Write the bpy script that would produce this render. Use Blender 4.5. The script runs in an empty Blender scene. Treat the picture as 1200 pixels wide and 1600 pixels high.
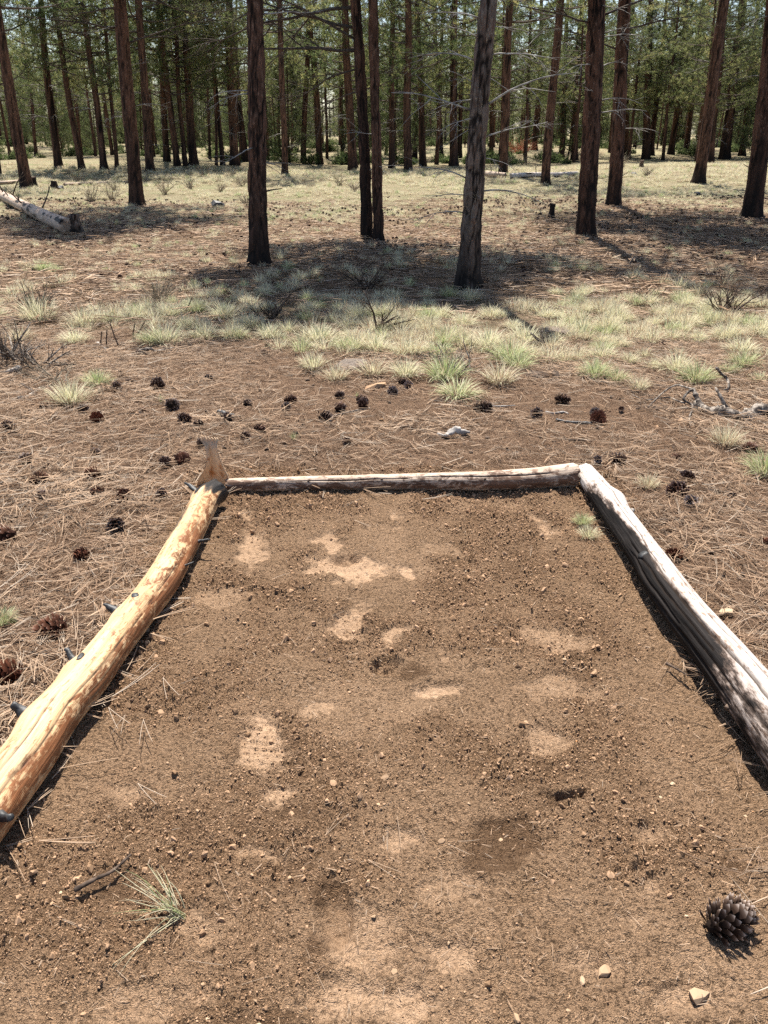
import bpy, math, random
import numpy as np
from mathutils import Vector, Matrix, Euler

# ------------------------------------------------------------------ camera, sky, sun, exposure
sc = bpy.context.scene
COL = sc.collection
F, PITCH, EYE = 1270.0, math.radians(24.9), 1.6
SUN_EL, SUN_AZ = math.radians(64), math.radians(7)      # sun stands ahead of the camera, 7 degrees to its left
cam_d = bpy.data.cameras.new('camera')
cam = bpy.data.objects.new('camera', cam_d)
COL.objects.link(cam)
cam.location = (0, 0, EYE)
cam.rotation_euler = (math.pi / 2 - PITCH, 0, 0)
cam_d.sensor_fit = 'VERTICAL'
cam_d.sensor_height = 36.0
cam_d.lens = F / 1600 * 36.0
cam_d.clip_start, cam_d.clip_end = 0.05, 3000
sc.camera = cam
world = bpy.data.worlds.new('World')
sc.world = world
world.use_nodes = True
wn = world.node_tree
bg = wn.nodes['Background']
sky = wn.nodes.new('ShaderNodeTexSky')
sky.sky_type = 'NISHITA'
sky.sun_disc = False
sky.sun_elevation = SUN_EL
sky.sun_rotation = -SUN_AZ
sky.air_density, sky.dust_density, sky.ozone_density = 1.0, 1.2, 1.0
wn.links.new(sky.outputs[0], bg.inputs[0])
bg.inputs[1].default_value = 0.08
sun_d = bpy.data.lights.new('sun', 'SUN')
sun = bpy.data.objects.new('sun', sun_d)
COL.objects.link(sun)
sun_d.energy = 5.0
sun_d.angle = math.radians(0.53)
sun_d.color = (1.0, 0.95, 0.86)
SUN_DIR = Vector((-math.sin(SUN_AZ) * math.cos(SUN_EL), math.cos(SUN_AZ) * math.cos(SUN_EL), math.sin(SUN_EL)))
sun.rotation_euler = SUN_DIR.to_track_quat('Z', 'Y').to_euler()
sun.location = SUN_DIR * 60
sc.view_settings.view_transform = 'Standard'
sc.view_settings.look = 'None'
sc.view_settings.gamma = 1
sc.view_settings.use_curve_mapping = False
sc.view_settings.exposure = 1.3
sc.render.engine = 'CYCLES'
sc.cycles.max_bounces = 6
sc.cycles.diffuse_bounces = 3
sc.cycles.glossy_bounces = 2
sc.cycles.transmission_bounces = 4
sc.cycles.use_denoising = False
sc.cycles.use_adaptive_sampling = True
sc.cycles.adaptive_threshold = 0.02

rng = np.random.default_rng(7)
R = random.Random(11)

# ------------------------------------------------------------------ numpy noise
def _h(ix, iy, iz, seed):
    h = (ix.astype(np.int64) * 374761393 + iy.astype(np.int64) * 668265263 + iz.astype(np.int64) * 2147483647 + seed * 974634777) & 0xffffffff
    h = ((h ^ (h >> 13)) * 1274126177) & 0xffffffff
    h = ((h ^ (h >> 16)) * 2246822519) & 0xffffffff
    return ((h ^ (h >> 15)) & 0xffffff) / float(0xffffff)

def vn(x, y, seed=0):
    x = np.asarray(x, float); y = np.asarray(y, float)
    ix = np.floor(x); iy = np.floor(y); fx = x - ix; fy = y - iy
    u = fx * fx * (3 - 2 * fx); v = fy * fy * (3 - 2 * fy)
    ix = ix.astype(np.int64); iy = iy.astype(np.int64); z = np.zeros_like(ix)
    a = _h(ix, iy, z, seed); b = _h(ix + 1, iy, z, seed); c = _h(ix, iy + 1, z, seed); d = _h(ix + 1, iy + 1, z, seed)
    return 2 * ((a * (1 - u) + b * u) * (1 - v) + (c * (1 - u) + d * u) * v) - 1

def vn3(x, y, z, seed=0):
    ix = np.floor(x); iy = np.floor(y); iz = np.floor(z); fx = x - ix; fy = y - iy; fz = z - iz
    u = fx * fx * (3 - 2 * fx); v = fy * fy * (3 - 2 * fy); w = fz * fz * (3 - 2 * fz)
    ix = ix.astype(np.int64); iy = iy.astype(np.int64); iz = iz.astype(np.int64)
    r = 0
    for dx in (0, 1):
        for dy in (0, 1):
            for dz in (0, 1):
                r = r + _h(ix + dx, iy + dy, iz + dz, seed) * (u if dx else 1 - u) * (v if dy else 1 - v) * (w if dz else 1 - w)
    return 2 * r - 1

def fbm(x, y, o=4, seed=0, g=0.5):
    s = 0; a = 1; t = 0; f = 1
    for i in range(o):
        c, sn = math.cos(i * 1.1), math.sin(i * 1.1)
        s = s + a * vn((x * c - y * sn) * f + 17.3 * i, (x * sn + y * c) * f, seed + i); t += a; a *= g; f *= 2.03
    return s / t

def fbm3(x, y, z, o=4, seed=0, g=0.5):
    s = 0; a = 1; t = 0; f = 1
    for i in range(o):
        s = s + a * vn3(x * f, y * f, z * f, seed + i); t += a; a *= g; f *= 2.03
    return s / t

def worley(x, y, seed=0):
    """distance to the nearest jittered cell point and that cell's random value"""
    ix = np.floor(x).astype(np.int64); iy = np.floor(y).astype(np.int64); z = np.zeros_like(ix)
    best = np.full(x.shape, 9.0); val = np.zeros(x.shape)
    for dx in (-1, 0, 1):
        for dy in (-1, 0, 1):
            cx, cy = ix + dx, iy + dy
            px = cx + _h(cx, cy, z, seed); py = cy + _h(cx, cy, z, seed + 1)
            d = np.hypot(x - px, y - py)
            m = d < best
            best = np.where(m, d, best); val = np.where(m, _h(cx, cy, z, seed + 2), val)
    return best, val

def ss(a, b, x):
    t = np.clip((np.asarray(x, float) - a) / (b - a), 0, 1)
    return t * t * (3 - 2 * t)

# ------------------------------------------------------------------ terrain and pixel rays
def H(x, y):
    x = np.asarray(x, float); y = np.asarray(y, float)
    h = 0.016 * vn(x / 0.9, y / 0.8, 3) * ss(3.6, 5, y)
    h = h + 0.09 * vn(x / 5, y / 4, 5) * ss(6, 12, y) + 0.30 * vn(x / 16, y / 13, 9) * ss(13, 40, y)
    h = h + 0.012 * np.maximum(y - 60, 0) - 0.012 * np.maximum(y - 190, 0)
    return h

CP, SP = math.cos(PITCH), math.sin(PITCH)
def ray(px, py):
    u = (px - 600) / F; v = (800 - py) / F
    return u, CP + v * SP, -SP + v * CP

def hit(px, py, dz=0.0):
    u, yy, zz = ray(px, py)
    zt = dz; s = 1
    if zz > -0.004: zz = -0.004
    for i in range(60):
        s = (zt - EYE) / zz
        s = min(s, 260)
        zn = float(H(u * s, yy * s)) + dz
        zt = 0.5 * zt + 0.5 * zn
    return Vector((u * s, yy * s, zt))

def at_y(px, py, Y):
    u, yy, zz = ray(px, py)
    s = Y / yy
    return Vector((u * s, Y, EYE + zz * s))

def depth(p):
    return p.y * CP - (p.z - EYE) * SP

def ground(x, y, dz=0.0):
    return Vector((x, y, float(H(x, y)) + dz))

# ------------------------------------------------------------------ mesh helpers
def mesh(name, V, faces, mats=(), midx=None, smooth=True, attrs=None):
    V = np.asarray(V, np.float32).reshape(-1, 3)
    me = bpy.data.meshes.new(name)
    me.vertices.add(len(V)); me.vertices.foreach_set('co', V.ravel())
    fs = [np.asarray(f, np.int32) for f in faces if len(f)]
    loops = np.concatenate([f.ravel() for f in fs])
    tot = np.concatenate([np.full(len(f), f.shape[1], np.int32) for f in fs])
    st = np.concatenate([[0], np.cumsum(tot)[:-1]]).astype(np.int32)
    me.loops.add(len(loops)); me.loops.foreach_set('vertex_index', loops)
    me.polygons.add(len(tot)); me.polygons.foreach_set('loop_start', st)
    for m in mats: me.materials.append(m)
    if midx is not None: me.polygons.foreach_set('material_index', np.asarray(midx, np.int32))
    me.polygons.foreach_set('use_smooth', np.full(len(tot), smooth, bool))
    for k, a in (attrs or {}).items():
        a = np.asarray(a, np.float32)
        if a.ndim == 1:
            me.attributes.new(k, 'FLOAT', 'POINT').data.foreach_set('value', a)
        else:
            me.attributes.new(k, 'FLOAT_VECTOR', 'POINT').data.foreach_set('vector', a.ravel())
    me.update(calc_edges=True)
    return me

class MB:
    def __init__(s): s.V = []; s.T = []; s.Q = []; s.tm = []; s.qm = []; s.A = []; s.n = 0
    def add(s, V, tris=None, quads=None, m=0, a=0.0):
        V = np.asarray(V, float).reshape(-1, 3)
        s.V.append(V)
        s.A.append(np.broadcast_to(np.asarray(a, float), (len(V),)))
        if tris is not None and len(tris):
            s.T.append(np.asarray(tris) + s.n); s.tm.append(np.full(len(tris), m))
        if quads is not None and len(quads):
            s.Q.append(np.asarray(quads) + s.n); s.qm.append(np.full(len(quads), m))
        s.n += len(V)
    def mesh(s, name, mats, smooth=True, attr='tint'):
        faces = []; mi = []
        if s.T: faces.append(np.concatenate(s.T)); mi.append(np.concatenate(s.tm))
        if s.Q: faces.append(np.concatenate(s.Q)); mi.append(np.concatenate(s.qm))
        return mesh(name, np.concatenate(s.V), faces, mats, np.concatenate(mi), smooth, {attr: np.concatenate(s.A)})

def tube(P, Rr, n=6, cap=True):
    """tube along points P with radii Rr; returns verts, quads, tris"""
    P = np.asarray(P, float); m = len(P); Rr = np.broadcast_to(np.asarray(Rr, float), (m,))
    T = np.gradient(P, axis=0); T /= np.linalg.norm(T, axis=1)[:, None] + 1e-9
    ref = np.array([0, 0, 1.0]) if abs(T[:, 2]).mean() < 0.85 else np.array([1.0, 0, 0])
    S = np.cross(T, ref); S /= np.linalg.norm(S, axis=1)[:, None] + 1e-9
    U = np.cross(S, T)
    a = np.arange(n) * 2 * np.pi / n
    V = P[:, None] + Rr[:, None, None] * (np.cos(a)[None, :, None] * S[:, None] + np.sin(a)[None, :, None] * U[:, None])
    i = np.arange(m - 1)[:, None] * n; j = np.arange(n)[None]; k = (j + 1) % n
    Q = np.stack([i + j, i + n + j, i + n + k, i + k], -1).reshape(-1, 4)
    V = V.reshape(-1, 3); tr = []
    if cap:
        V = np.concatenate([V, P[:1], P[-1:]])
        for q in range(n):
            tr.append((m * n, q, (q + 1) % n)); tr.append((m * n + 1, (m - 1) * n + (q + 1) % n, (m - 1) * n + q))
    return V, Q, np.array(tr, int).reshape(-1, 3)

def link(name, me, parent=None, loc=None, rot=None, scl=None):
    o = bpy.data.objects.new(name, me)
    COL.objects.link(o)
    if parent is not None: o.parent = parent
    if loc is not None: o.location = loc
    if rot is not None: o.rotation_euler = rot
    if scl is not None: o.scale = scl if hasattr(scl, '__len__') else (scl,) * 3
    return o

def tag(o, label, cat, group=None, kind=None):
    o['label'] = label; o['category'] = cat
    if group: o['group'] = group
    if kind: o['kind'] = kind
    return o

def empty(name, loc):
    o = bpy.data.objects.new(name, None); COL.objects.link(o); o.location = loc
    o.empty_display_size = 0.2
    return o

# ------------------------------------------------------------------ material helper
class Mat:
    def __init__(s, name, rough=0.9, spec=0.2):
        s.m = bpy.data.materials.new(name); s.m.use_nodes = True; s.nt = s.m.node_tree
        s.b = s.nt.nodes['Principled BSDF']; s.out = s.nt.nodes['Material Output']
        s.b.inputs['Roughness'].default_value = rough
        s.b.inputs['Specular IOR Level'].default_value = spec
    def node(s, t, **kw):
        n = s.nt.nodes.new(t)
        for k, v in kw.items(): setattr(n, k, v)
        return n
    def set(s, sock, v):
        if hasattr(v, 'is_output'): s.nt.links.new(v, sock)
        elif isinstance(v, (tuple, list)) and len(v) == 3 and sock.type == 'RGBA': sock.default_value = (*v, 1)
        else: sock.default_value = v
    def attr(s, name, vec=False, kind='GEOMETRY'):
        n = s.node('ShaderNodeAttribute', attribute_name=name, attribute_type=kind)
        return n.outputs['Vector' if vec else 'Fac']
    def pos(s): return s.node('ShaderNodeNewGeometry').outputs['Position']
    def objc(s): return s.node('ShaderNodeTexCoord').outputs['Object']
    def rand(s): return s.node('ShaderNodeObjectInfo').outputs['Random']
    def noise(s, scale, vec=None, detail=4, rough=0.55, dist=0.0, color=False):
        n = s.node('ShaderNodeTexNoise'); n.inputs['Scale'].default_value = scale
        n.inputs['Detail'].default_value = detail; n.inputs['Roughness'].default_value = rough; n.inputs['Distortion'].default_value = dist
        if vec is not None: s.set(n.inputs['Vector'], vec)
        return n.outputs[1 if color else 0]
    def stretch(s, vec, sc_):
        n = s.node('ShaderNodeMapping'); s.set(n.inputs['Vector'], vec); n.inputs['Scale'].default_value = sc_
        return n.outputs[0]
    def math(s, op, a, b=0.0, clamp=False):
        n = s.node('ShaderNodeMath', operation=op, use_clamp=clamp); s.set(n.inputs[0], a); s.set(n.inputs[1], b)
        return n.outputs[0]
    def rng(s, x, a, b, c=0.0, d=1.0):
        n = s.node('ShaderNodeMapRange'); s.set(n.inputs[0], x)
        for i, v in enumerate((a, b, c, d)): n.inputs[i + 1].default_value = v
        return n.outputs[0]
    def mix(s, f, a, b, bt='MIX'):
        n = s.node('ShaderNodeMix', data_type='RGBA', blend_type=bt); s.set(n.inputs[0], f); s.set(n.inputs[6], a); s.set(n.inputs[7], b)
        return n.outputs[2]
    def ramp(s, x, stops):
        n = s.node('ShaderNodeValToRGB'); s.set(n.inputs[0], x); e = n.color_ramp.elements
        while len(e) < len(stops): e.new(0.5)
        for el, (p, c) in zip(e, stops): el.position = p; el.color = (*c, 1)
        return n.outputs[0]
    def bump(s, hgt, dist, strength=1.0, normal=None):
        n = s.node('ShaderNodeBump'); s.set(n.inputs['Height'], hgt); n.inputs['Distance'].default_value = dist; n.inputs['Strength'].default_value = strength
        if normal is not None: s.set(n.inputs['Normal'], normal)
        s.set(s.b.inputs['Normal'], n.outputs[0]); return n.outputs[0]
    def color(s, c): s.set(s.b.inputs['Base Color'], c); return s
    def translucent(s, c, f):
        t = s.node('ShaderNodeBsdfTranslucent'); s.set(t.inputs[0], c)
        x = s.node('ShaderNodeMixShader'); s.set(x.inputs[0], f)
        s.nt.links.new(s.b.outputs[0], x.inputs[1]); s.nt.links.new(t.outputs[0], x.inputs[2]); s.nt.links.new(x.outputs[0], s.out.inputs[0])

# ground -------------------------------------------------------------
g = Mat('soil_and_litter', 1.0, 0.05)
P = g.pos()
n_big = g.noise(2.2, P, 5); n_mid = g.noise(14, P, 5); n_fine = g.noise(90, P, 4, 0.65); n_grain = g.noise(420, P, 2)
soil = g.mix(g.rng(n_big, 0.3, 0.7), (0.255, 0.158, 0.092), (0.375, 0.238, 0.145))
soil = g.mix(g.rng(n_mid, 0.35, 0.7), soil, (0.385, 0.247, 0.152))
soil = g.mix(g.rng(n_fine, 0.52, 0.34), soil, (0.080, 0.050, 0.030))
soil = g.mix(g.rng(g.noise(230, P, 3, 0.7), 0.46, 0.34), soil, (0.060, 0.037, 0.022))
soil = g.mix(g.rng(g.noise(150, P, 3, 0.7), 0.60, 0.68), soil, (0.46, 0.31, 0.195))
soil = g.mix(g.math('MULTIPLY', g.math('MULTIPLY', g.attr('loose'), 0.6), g.rng(g.noise(34, P, 4, 0.6), 0.3, 0.6)), soil, (0.130, 0.073, 0.040))
pale = g.mix(g.rng(n_fine, 0.3, 0.7), (0.345, 0.226, 0.142), (0.42, 0.287, 0.19))
cf = g.math('MULTIPLY', g.rng(g.math('ADD', g.attr('compact'), g.math('MULTIPLY', g.math('SUBTRACT', g.noise(48, P, 6, 0.78), 0.5), 3.4)), 0.05, 1.25), 0.85)
soil = g.mix(cf, soil, pale)
soil = g.mix(g.math('MULTIPLY', g.attr('moist'), 0.85), soil, (0.098, 0.055, 0.030))
duff = g.mix(g.rng(n_mid, 0.3, 0.7), (0.115, 0.070, 0.045), (0.235, 0.145, 0.092))
duff = g.mix(g.rng(n_fine, 0.5, 0.72), duff, (0.38, 0.275, 0.190))
duff = g.mix(g.rng(n_fine, 0.46, 0.33), duff, (0.075, 0.048, 0.034))
red = g.mix(g.rng(n_fine, 0.3, 0.7), (0.19, 0.112, 0.074), (0.38, 0.245, 0.165))
duff = g.mix(g.attr('red'), duff, red)
straw = g.mix(g.rng(g.noise(26, P, 5, 0.7), 0.32, 0.68), (0.15, 0.118, 0.070), (0.40, 0.355, 0.230))
straw = g.mix(g.rng(g.noise(1.3, P, 3), 0.45, 0.7), straw, (0.21, 0.215, 0.115))
straw = g.mix(g.rng(n_fine, 0.45, 0.32), straw, (0.13, 0.095, 0.06))
grd = g.mix(g.attr('straw'), duff, straw)
grd = g.mix(g.attr('soil'), grd, soil)
g.color(grd)
bh = g.math('ADD', g.math('ADD', n_fine, g.math('MULTIPLY', n_grain, 0.35)), g.math('MULTIPLY', g.noise(210, P, 2, 0.6), 0.55))
g.bump(g.math('MULTIPLY', bh, g.rng(g.math('MULTIPLY', g.attr('compact'), g.attr('soil')), 0.1, 0.9, 1.0, 0.28)), 0.028, 1.0)
M_GROUND = g.m

g = Mat('clod_soil', 1.0, 0.05); P = g.objc()
g.color(g.mix(g.rand(), (0.180, 0.110, 0.063), (0.40, 0.255, 0.158))); M_CLOD = g.m
g = Mat('pale_pebble', 0.9, 0.2)
g.color(g.ramp(g.rand(), [(0, (0.20, 0.13, 0.08)), (0.5, (0.33, 0.22, 0.135)), (0.9, (0.40, 0.30, 0.20)), (1, (0.45, 0.22, 0.09))])); M_PEB = g.m

def leafy(name, stops, tr=0.35, rough=0.6, obj_var=0.25):
    g = Mat(name, rough, 0.10)
    c = g.ramp(g.attr('tint'), stops)
    c = g.mix(g.math('MULTIPLY', g.rand(), obj_var), c, stops[-1][1])
    g.color(c)
    if tr: g.translucent(c, tr)
    return g.m
M_NEEDLE = leafy('fallen_needle', [(0, (0.15, 0.088, 0.055)), (0.35, (0.275, 0.170, 0.105)), (0.7, (0.44, 0.300, 0.195)), (1, (0.40, 0.325, 0.255))], 0.15, 0.6)
M_GRASS = leafy('bunchgrass', [(0, (0.17, 0.25, 0.075)), (0.3, (0.36, 0.41, 0.20)), (0.62, (0.62, 0.60, 0.41)), (0.85, (0.66, 0.59, 0.43)), (1, (0.30, 0.20, 0.13))], 0.35, 0.55, 0.12)
M_FOL = leafy('pine_foliage', [(0, (0.065, 0.100, 0.040)), (0.5, (0.15, 0.185, 0.070)), (0.85, (0.34, 0.34, 0.14)), (1, (0.26, 0.15, 0.07))], 0.55, 0.5, 0.10)
M_FARFOL = leafy('young_pine_foliage', [(0, (0.065, 0.088, 0.038)), (0.6, (0.125, 0.150, 0.062)), (1, (0.18, 0.20, 0.085))], 0.5, 0.5, 0.2)

g = Mat('pine_bark', 0.95, 0.1)
L = g.attr('lc', True)
v1 = g.noise(9, g.stretch(L, (1, 1, 0.16)), 5, 0.62, 0.4); v2 = g.noise(38, g.stretch(L, (1, 1, 0.35)), 4, 0.6)
c = g.mix(g.rng(v1, 0.34, 0.62), (0.026, 0.016, 0.012), (0.160, 0.080, 0.053))
c = g.mix(g.rng(v2, 0.52, 0.72), c, (0.235, 0.140, 0.100))
c = g.mix(g.math('MULTIPLY', g.attr('grey'), g.rng(v2, 0.3, 0.6)), c, (0.21, 0.175, 0.15))
c = g.mix(g.rng(g.attr('fur'), 0.17, 0.03, 0.0, 0.95), c, (0.012, 0.009, 0.008))  # furrows darkened in colour: blacker furrow bark plus painted recess shade
c = g.mix(g.attr('char'), c, (0.017, 0.014, 0.013))
g.color(c)
g.bump(g.math('ADD', v1, g.math('MULTIPLY', v2, 0.4)), 0.05, 0.9)
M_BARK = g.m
g = Mat('limb_wood', 0.9, 0.1); g.color(g.mix(g.rng(g.noise(30, g.objc(), 3), 0.3, 0.7), (0.045, 0.034, 0.027), (0.125, 0.098, 0.080))); M_LIMB = g.m
g = Mat('dead_branch_wood', 0.8, 0.2); g.color(g.mix(g.rng(g.noise(14, g.objc(), 4), 0.35, 0.7), (0.14, 0.122, 0.108), (0.42, 0.385, 0.35))); M_DEAD = g.m
g = Mat('weathered_stick', 0.85, 0.2)
c = g.mix(g.rng(g.noise(35, g.objc(), 5, 0.65), 0.44, 0.68), (0.045, 0.034, 0.028), (0.42, 0.36, 0.30)); g.color(c); M_STICK = g.m
g = Mat('dark_twig', 0.9, 0.1); g.color(g.mix(g.rng(g.noise(30, g.objc(), 3), 0.35, 0.7), (0.030, 0.022, 0.018), (0.14, 0.10, 0.075))); M_TWIG = g.m
g = Mat('dry_brush', 0.9, 0.1); g.color(g.mix(g.rand(), (0.17, 0.14, 0.105), (0.30, 0.245, 0.175))); M_BRUSH = g.m
g = Mat('char', 0.55, 0.45); nn = g.noise(60, g.objc(), 4); g.color(g.mix(g.rng(nn, 0.4, 0.8), (0.011, 0.011, 0.012), (0.07, 0.068, 0.068))); g.bump(nn, 0.004, 0.8); M_CHAR = g.m
g = Mat('pine_cone', 0.9, 0.08)
c = g.ramp(g.attr('tint'), [(0, (0.012, 0.008, 0.006)), (0.45, (0.030, 0.017, 0.012)), (0.70, (0.10, 0.066, 0.050)), (0.92, (0.40, 0.325, 0.28))])
c = g.mix(g.attr('redness', kind='OBJECT'), c, g.mix(g.attr('tint'), (0.03, 0.010, 0.006), (0.17, 0.062, 0.034)))
g.color(c); M_CONE = g.m

# logs
def log_mat(name, base_lo, base_hi, spots, spot_lo, spot_hi, fine_k, gl):
    g = Mat(name, gl, 0.06 if 'silver' in name else 0.2); L = g.attr('lc', True)
    grain = g.noise(40, g.stretch(L, (1, 1, 0.06)), 5, 0.65)
    big = g.noise(6, g.stretch(L, (1, 1, 0.5)), 4)
    c = g.mix(g.rng(grain, 0.3, 0.7), base_lo, base_hi)
    c = g.mix(g.rng(big, 0.42, 0.72, 0, 0.55), c, tuple(0.5 * (a + b) for a, b in zip(base_lo, spots)))
    sp = g.math('ADD', g.noise(36, g.stretch(L, (1, 1, 0.5)), 6, 0.72, 0.6), g.math('MULTIPLY', g.math('SUBTRACT', g.noise(7, g.stretch(L, (1, 1, 0.6)), 3), 0.5), 0.35))
    zone = g.attr('patch')
    sp2 = g.rng(g.math('ADD', sp, g.math('MULTIPLY', zone, 0.32)), spot_lo, spot_hi)
    c = g.mix(sp2, c, g.mix(g.rng(grain, 0.35, 0.65), spots, tuple(x * 0.45 for x in spots)))
    fl = g.math('ADD', g.noise(85, g.stretch(L, (1, 1, 0.3)), 4, 0.65), g.math('MULTIPLY', g.noise(5, L, 3), 0.30))
    c = g.mix(g.rng(fl, 0.72, 0.79, 0, 0.8), c, spots)
    st = g.noise(75, g.stretch(L, (1, 1, 0.028)), 3, 0.6)
    c = g.mix(g.rng(st, 0.60, 0.70, 0, 0.6), c, tuple(0.28 * a for a in base_hi))
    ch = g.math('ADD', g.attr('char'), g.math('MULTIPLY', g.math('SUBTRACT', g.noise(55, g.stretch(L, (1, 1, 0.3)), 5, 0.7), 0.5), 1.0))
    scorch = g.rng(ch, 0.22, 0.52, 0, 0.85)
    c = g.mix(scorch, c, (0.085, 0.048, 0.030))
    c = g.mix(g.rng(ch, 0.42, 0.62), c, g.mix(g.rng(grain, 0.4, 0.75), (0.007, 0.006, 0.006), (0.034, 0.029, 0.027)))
    c = g.mix(g.attr('crack'), c, (0.018, 0.012, 0.009))
    g.color(c)
    fine = g.noise(95, g.stretch(L, (1, 1, 0.035)), 4, 0.7)
    g.bump(g.math('ADD', g.math('MULTIPLY', fine, fine_k), grain), 0.006, 0.8)
    return g.m
M_LOGY = log_mat('peeled_yellow_log', (0.45, 0.272, 0.135), (0.64, 0.465, 0.275), (0.235, 0.095, 0.040), 0.60, 0.72, 0.5, 0.5)
M_LOGP = log_mat('pale_log', (0.37, 0.270, 0.20), (0.54, 0.435, 0.345), (0.150, 0.085, 0.055), 0.56, 0.66, 0.5, 0.7)
M_LOGG = log_mat('silver_log', (0.40, 0.345, 0.31), (0.58, 0.53, 0.495), (0.20, 0.125, 0.085), 0.72, 0.80, 1.2, 0.75)

# ------------------------------------------------------------------ ground sheet
def soil_mask(x, y):
    w = 0.13 * fbm(x * 3.1, y * 3.1, 4, 21)
    left = -1.0 - 0.38 * (1 - ss(0.9, 1.75, y)); right = 1.17 + 0.42 * (1 - ss(0.7, 1.7, y))
    d = np.minimum(np.minimum(x - left, right - x), 3.98 - y)
    return ss(-0.05, 0.07, d + w * 0.7)

EL = []  # compact patches: centre, semi axes in metres, rotation, tread flag
for px, py, wx, wy, rot, tr in [
    (612, 803, 24, 26, 0.1, 0), (846, 815, 18, 26, 0.2, 0), (395, 835, 30, 36, 0.2, 0), (520, 845, 34, 26, 0.8, 0), (515, 880, 45, 16, 0, 0),
    (600, 885, 46, 20, -0.5, 0), (550, 962, 30, 36, -0.5, 0), (545, 985, 34, 14, 0, 0), (615, 980, 24, 15, 0.2, 0), (690, 1015, 26, 26, 0, 0), (672, 1070, 36, 14, 0, 0),
    (412, 1172, 40, 46, 0.05, 1), (425, 1228, 32, 24, 0, 1), (300, 982, 32, 9, 0, 0), (560, 1450, 60, 60, 0.5, 0), (520, 1545, 75, 40, 0.4, 0), (700, 1385, 52, 34, -0.2, 0),
    (700, 1480, 60, 40, -0.4, 0), (300, 1440, 60, 30, 0.2, 0), (640, 1560, 60, 30, 0, 0), (760, 1040, 26, 16, 0.2, 0), (1020, 1380, 34, 20, 0, 0), (930, 1500, 50, 28, 0.2, 0),
    (500, 1100, 26, 14, 0, 0), (860, 985, 40, 22, 0.1, 0), (870, 1060, 44, 20, 0.1, 0), (700, 850, 40, 14, 0.2, 0), (640, 1300, 40, 18, 0, 0), (340, 930, 34, 12, 0, 0), (1080, 1545, 60, 36, 0, 0),
    (470, 1005, 34, 12, 0.1, 0), (840, 1150, 40, 18, 0.1, 0), (1000, 1300, 60, 22, 0.1, 0), (980, 1440, 50, 24, 0.1, 0), (420, 1330, 46, 16, 0, 0), (200, 1230, 40, 16, 0, 0), (240, 1570, 80, 26, 0, 0)]:
    c0 = hit(px, py); cx = hit(px + wx, py); cy = hit(px, py - wy)
    EL.append((c0.x, c0.y, abs(cx.x - c0.x), abs(cy.y - c0.y), rot, tr))
MO = []
for px, py, wx, wy, rot in [(515, 1385, 34, 26, -0.6), (530, 1425, 24, 34, 0.1), (500, 1465, 36, 18, 0.5), (460, 1345, 40, 12, 0.2), (790, 1300, 60, 34, 0.3), (770, 1340, 50, 20, 0), (870, 1246, 44, 12, 0.4),
                            (470, 1265, 60, 20, 0), (650, 1045, 40, 14, 0.2), (420, 1590, 70, 18, 0), (1150, 1350, 30, 20, 0), (300, 1290, 50, 16, 0), (180, 1370, 60, 22, 0)]:
    c0 = hit(px, py); cx = hit(px + wx, py); cy = hit(px, py - wy)
    MO.append((c0.x, c0.y, abs(cx.x - c0.x), abs(cy.y - c0.y), rot))
HOLES = []
for px, py, wx, wy, dep in [(607, 1037, 30, 15, 0.035), (540, 868, 22, 9, 0.028), (545, 832, 26, 8, 0.022), (525, 1405, 30, 52, 0.020), (880, 1240, 48, 10, 0.025), (720, 873, 26, 8, 0.014),
                            (790, 1310, 70, 40, 0.016), (910, 885, 24, 12, 0.016), (890, 775, 22, 9, 0.022), (410, 1420, 26, 20, 0.008)]:
    c0 = hit(px, py); cx = hit(px + wx, py); cy = hit(px, py - wy)
    HOLES.append((c0.x, c0.y, abs(cx.x - c0.x), abs(cy.y - c0.y), dep))
def ell(x, y, e, n):
    c, s = math.cos(e[4] if len(e) > 4 else 0), math.sin(e[4] if len(e) > 4 else 0)
    u = ((x - e[0]) * c + (y - e[1]) * s) / e[2]; v = (-(x - e[0]) * s + (y - e[1]) * c) / e[3]
    return np.sqrt(u * u + v * v) + n

def grass_amount(x, y):
    s = y / 1.0
    n = fbm(x / 1.1, y / 1.1, 3, 41)
    lim = 6.35 + 0.9 * (1 - ss(-2.2, 0.2, x))
    a = ss(lim - 0.3, lim + 0.7, y + 0.5 * n) * (1 - 0.75 * ss(8.1, 9.3, y + 0.7 * n) * (1 - ss(15.5, 19.5, y + 1.5 * n - 2.6 * ss(1, 6, x) * (y < 30))))
    return a

ys = [-3.0]
while ys[-1] < 420:
    y = ys[-1]
    ys.append(y + (0.12 if y < 0.35 else min(6.0, (y * y + 2.56) / 980)))
ys = np.array(ys); NC = 760
t = np.linspace(-1, 1, NC)
aa = 0.42 * t + 0.58 * t ** 3
Y2 = np.repeat(ys[:, None], NC, 1)
X2 = aa[None] * (2.4 + 0.78 * np.maximum(ys, 0))[:, None]
x, y = X2.ravel(), Y2.ravel()
near = y < 9
xn, yn = x[near], y[near]
S = np.zeros(len(x)); S[near] = soil_mask(xn, yn)
comp = np.zeros(len(x)); moist = np.zeros(len(x))
nw = 1.5 * fbm(xn * 8, yn * 8, 5, 51, 0.62)
cn = np.zeros(len(xn)); tread = np.zeros(len(xn))
for k_e, e in enumerate(EL):
    d = ell(xn, yn, e, nw); m = (1 - ss(0.45, 1.25, d)) * (0.78 if k_e < 13 else 0.36 + 0.3 * ((k_e * 37) % 10) / 10); cn = np.maximum(cn, m)
    if e[5]: tread = np.maximum(tread, m)
mn = np.zeros(len(xn))
for e in MO: mn = np.maximum(mn, 0.8 * (1 - ss(0.4, 1.3, ell(xn, yn, e, nw))))
hz = np.zeros(len(xn))
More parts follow.
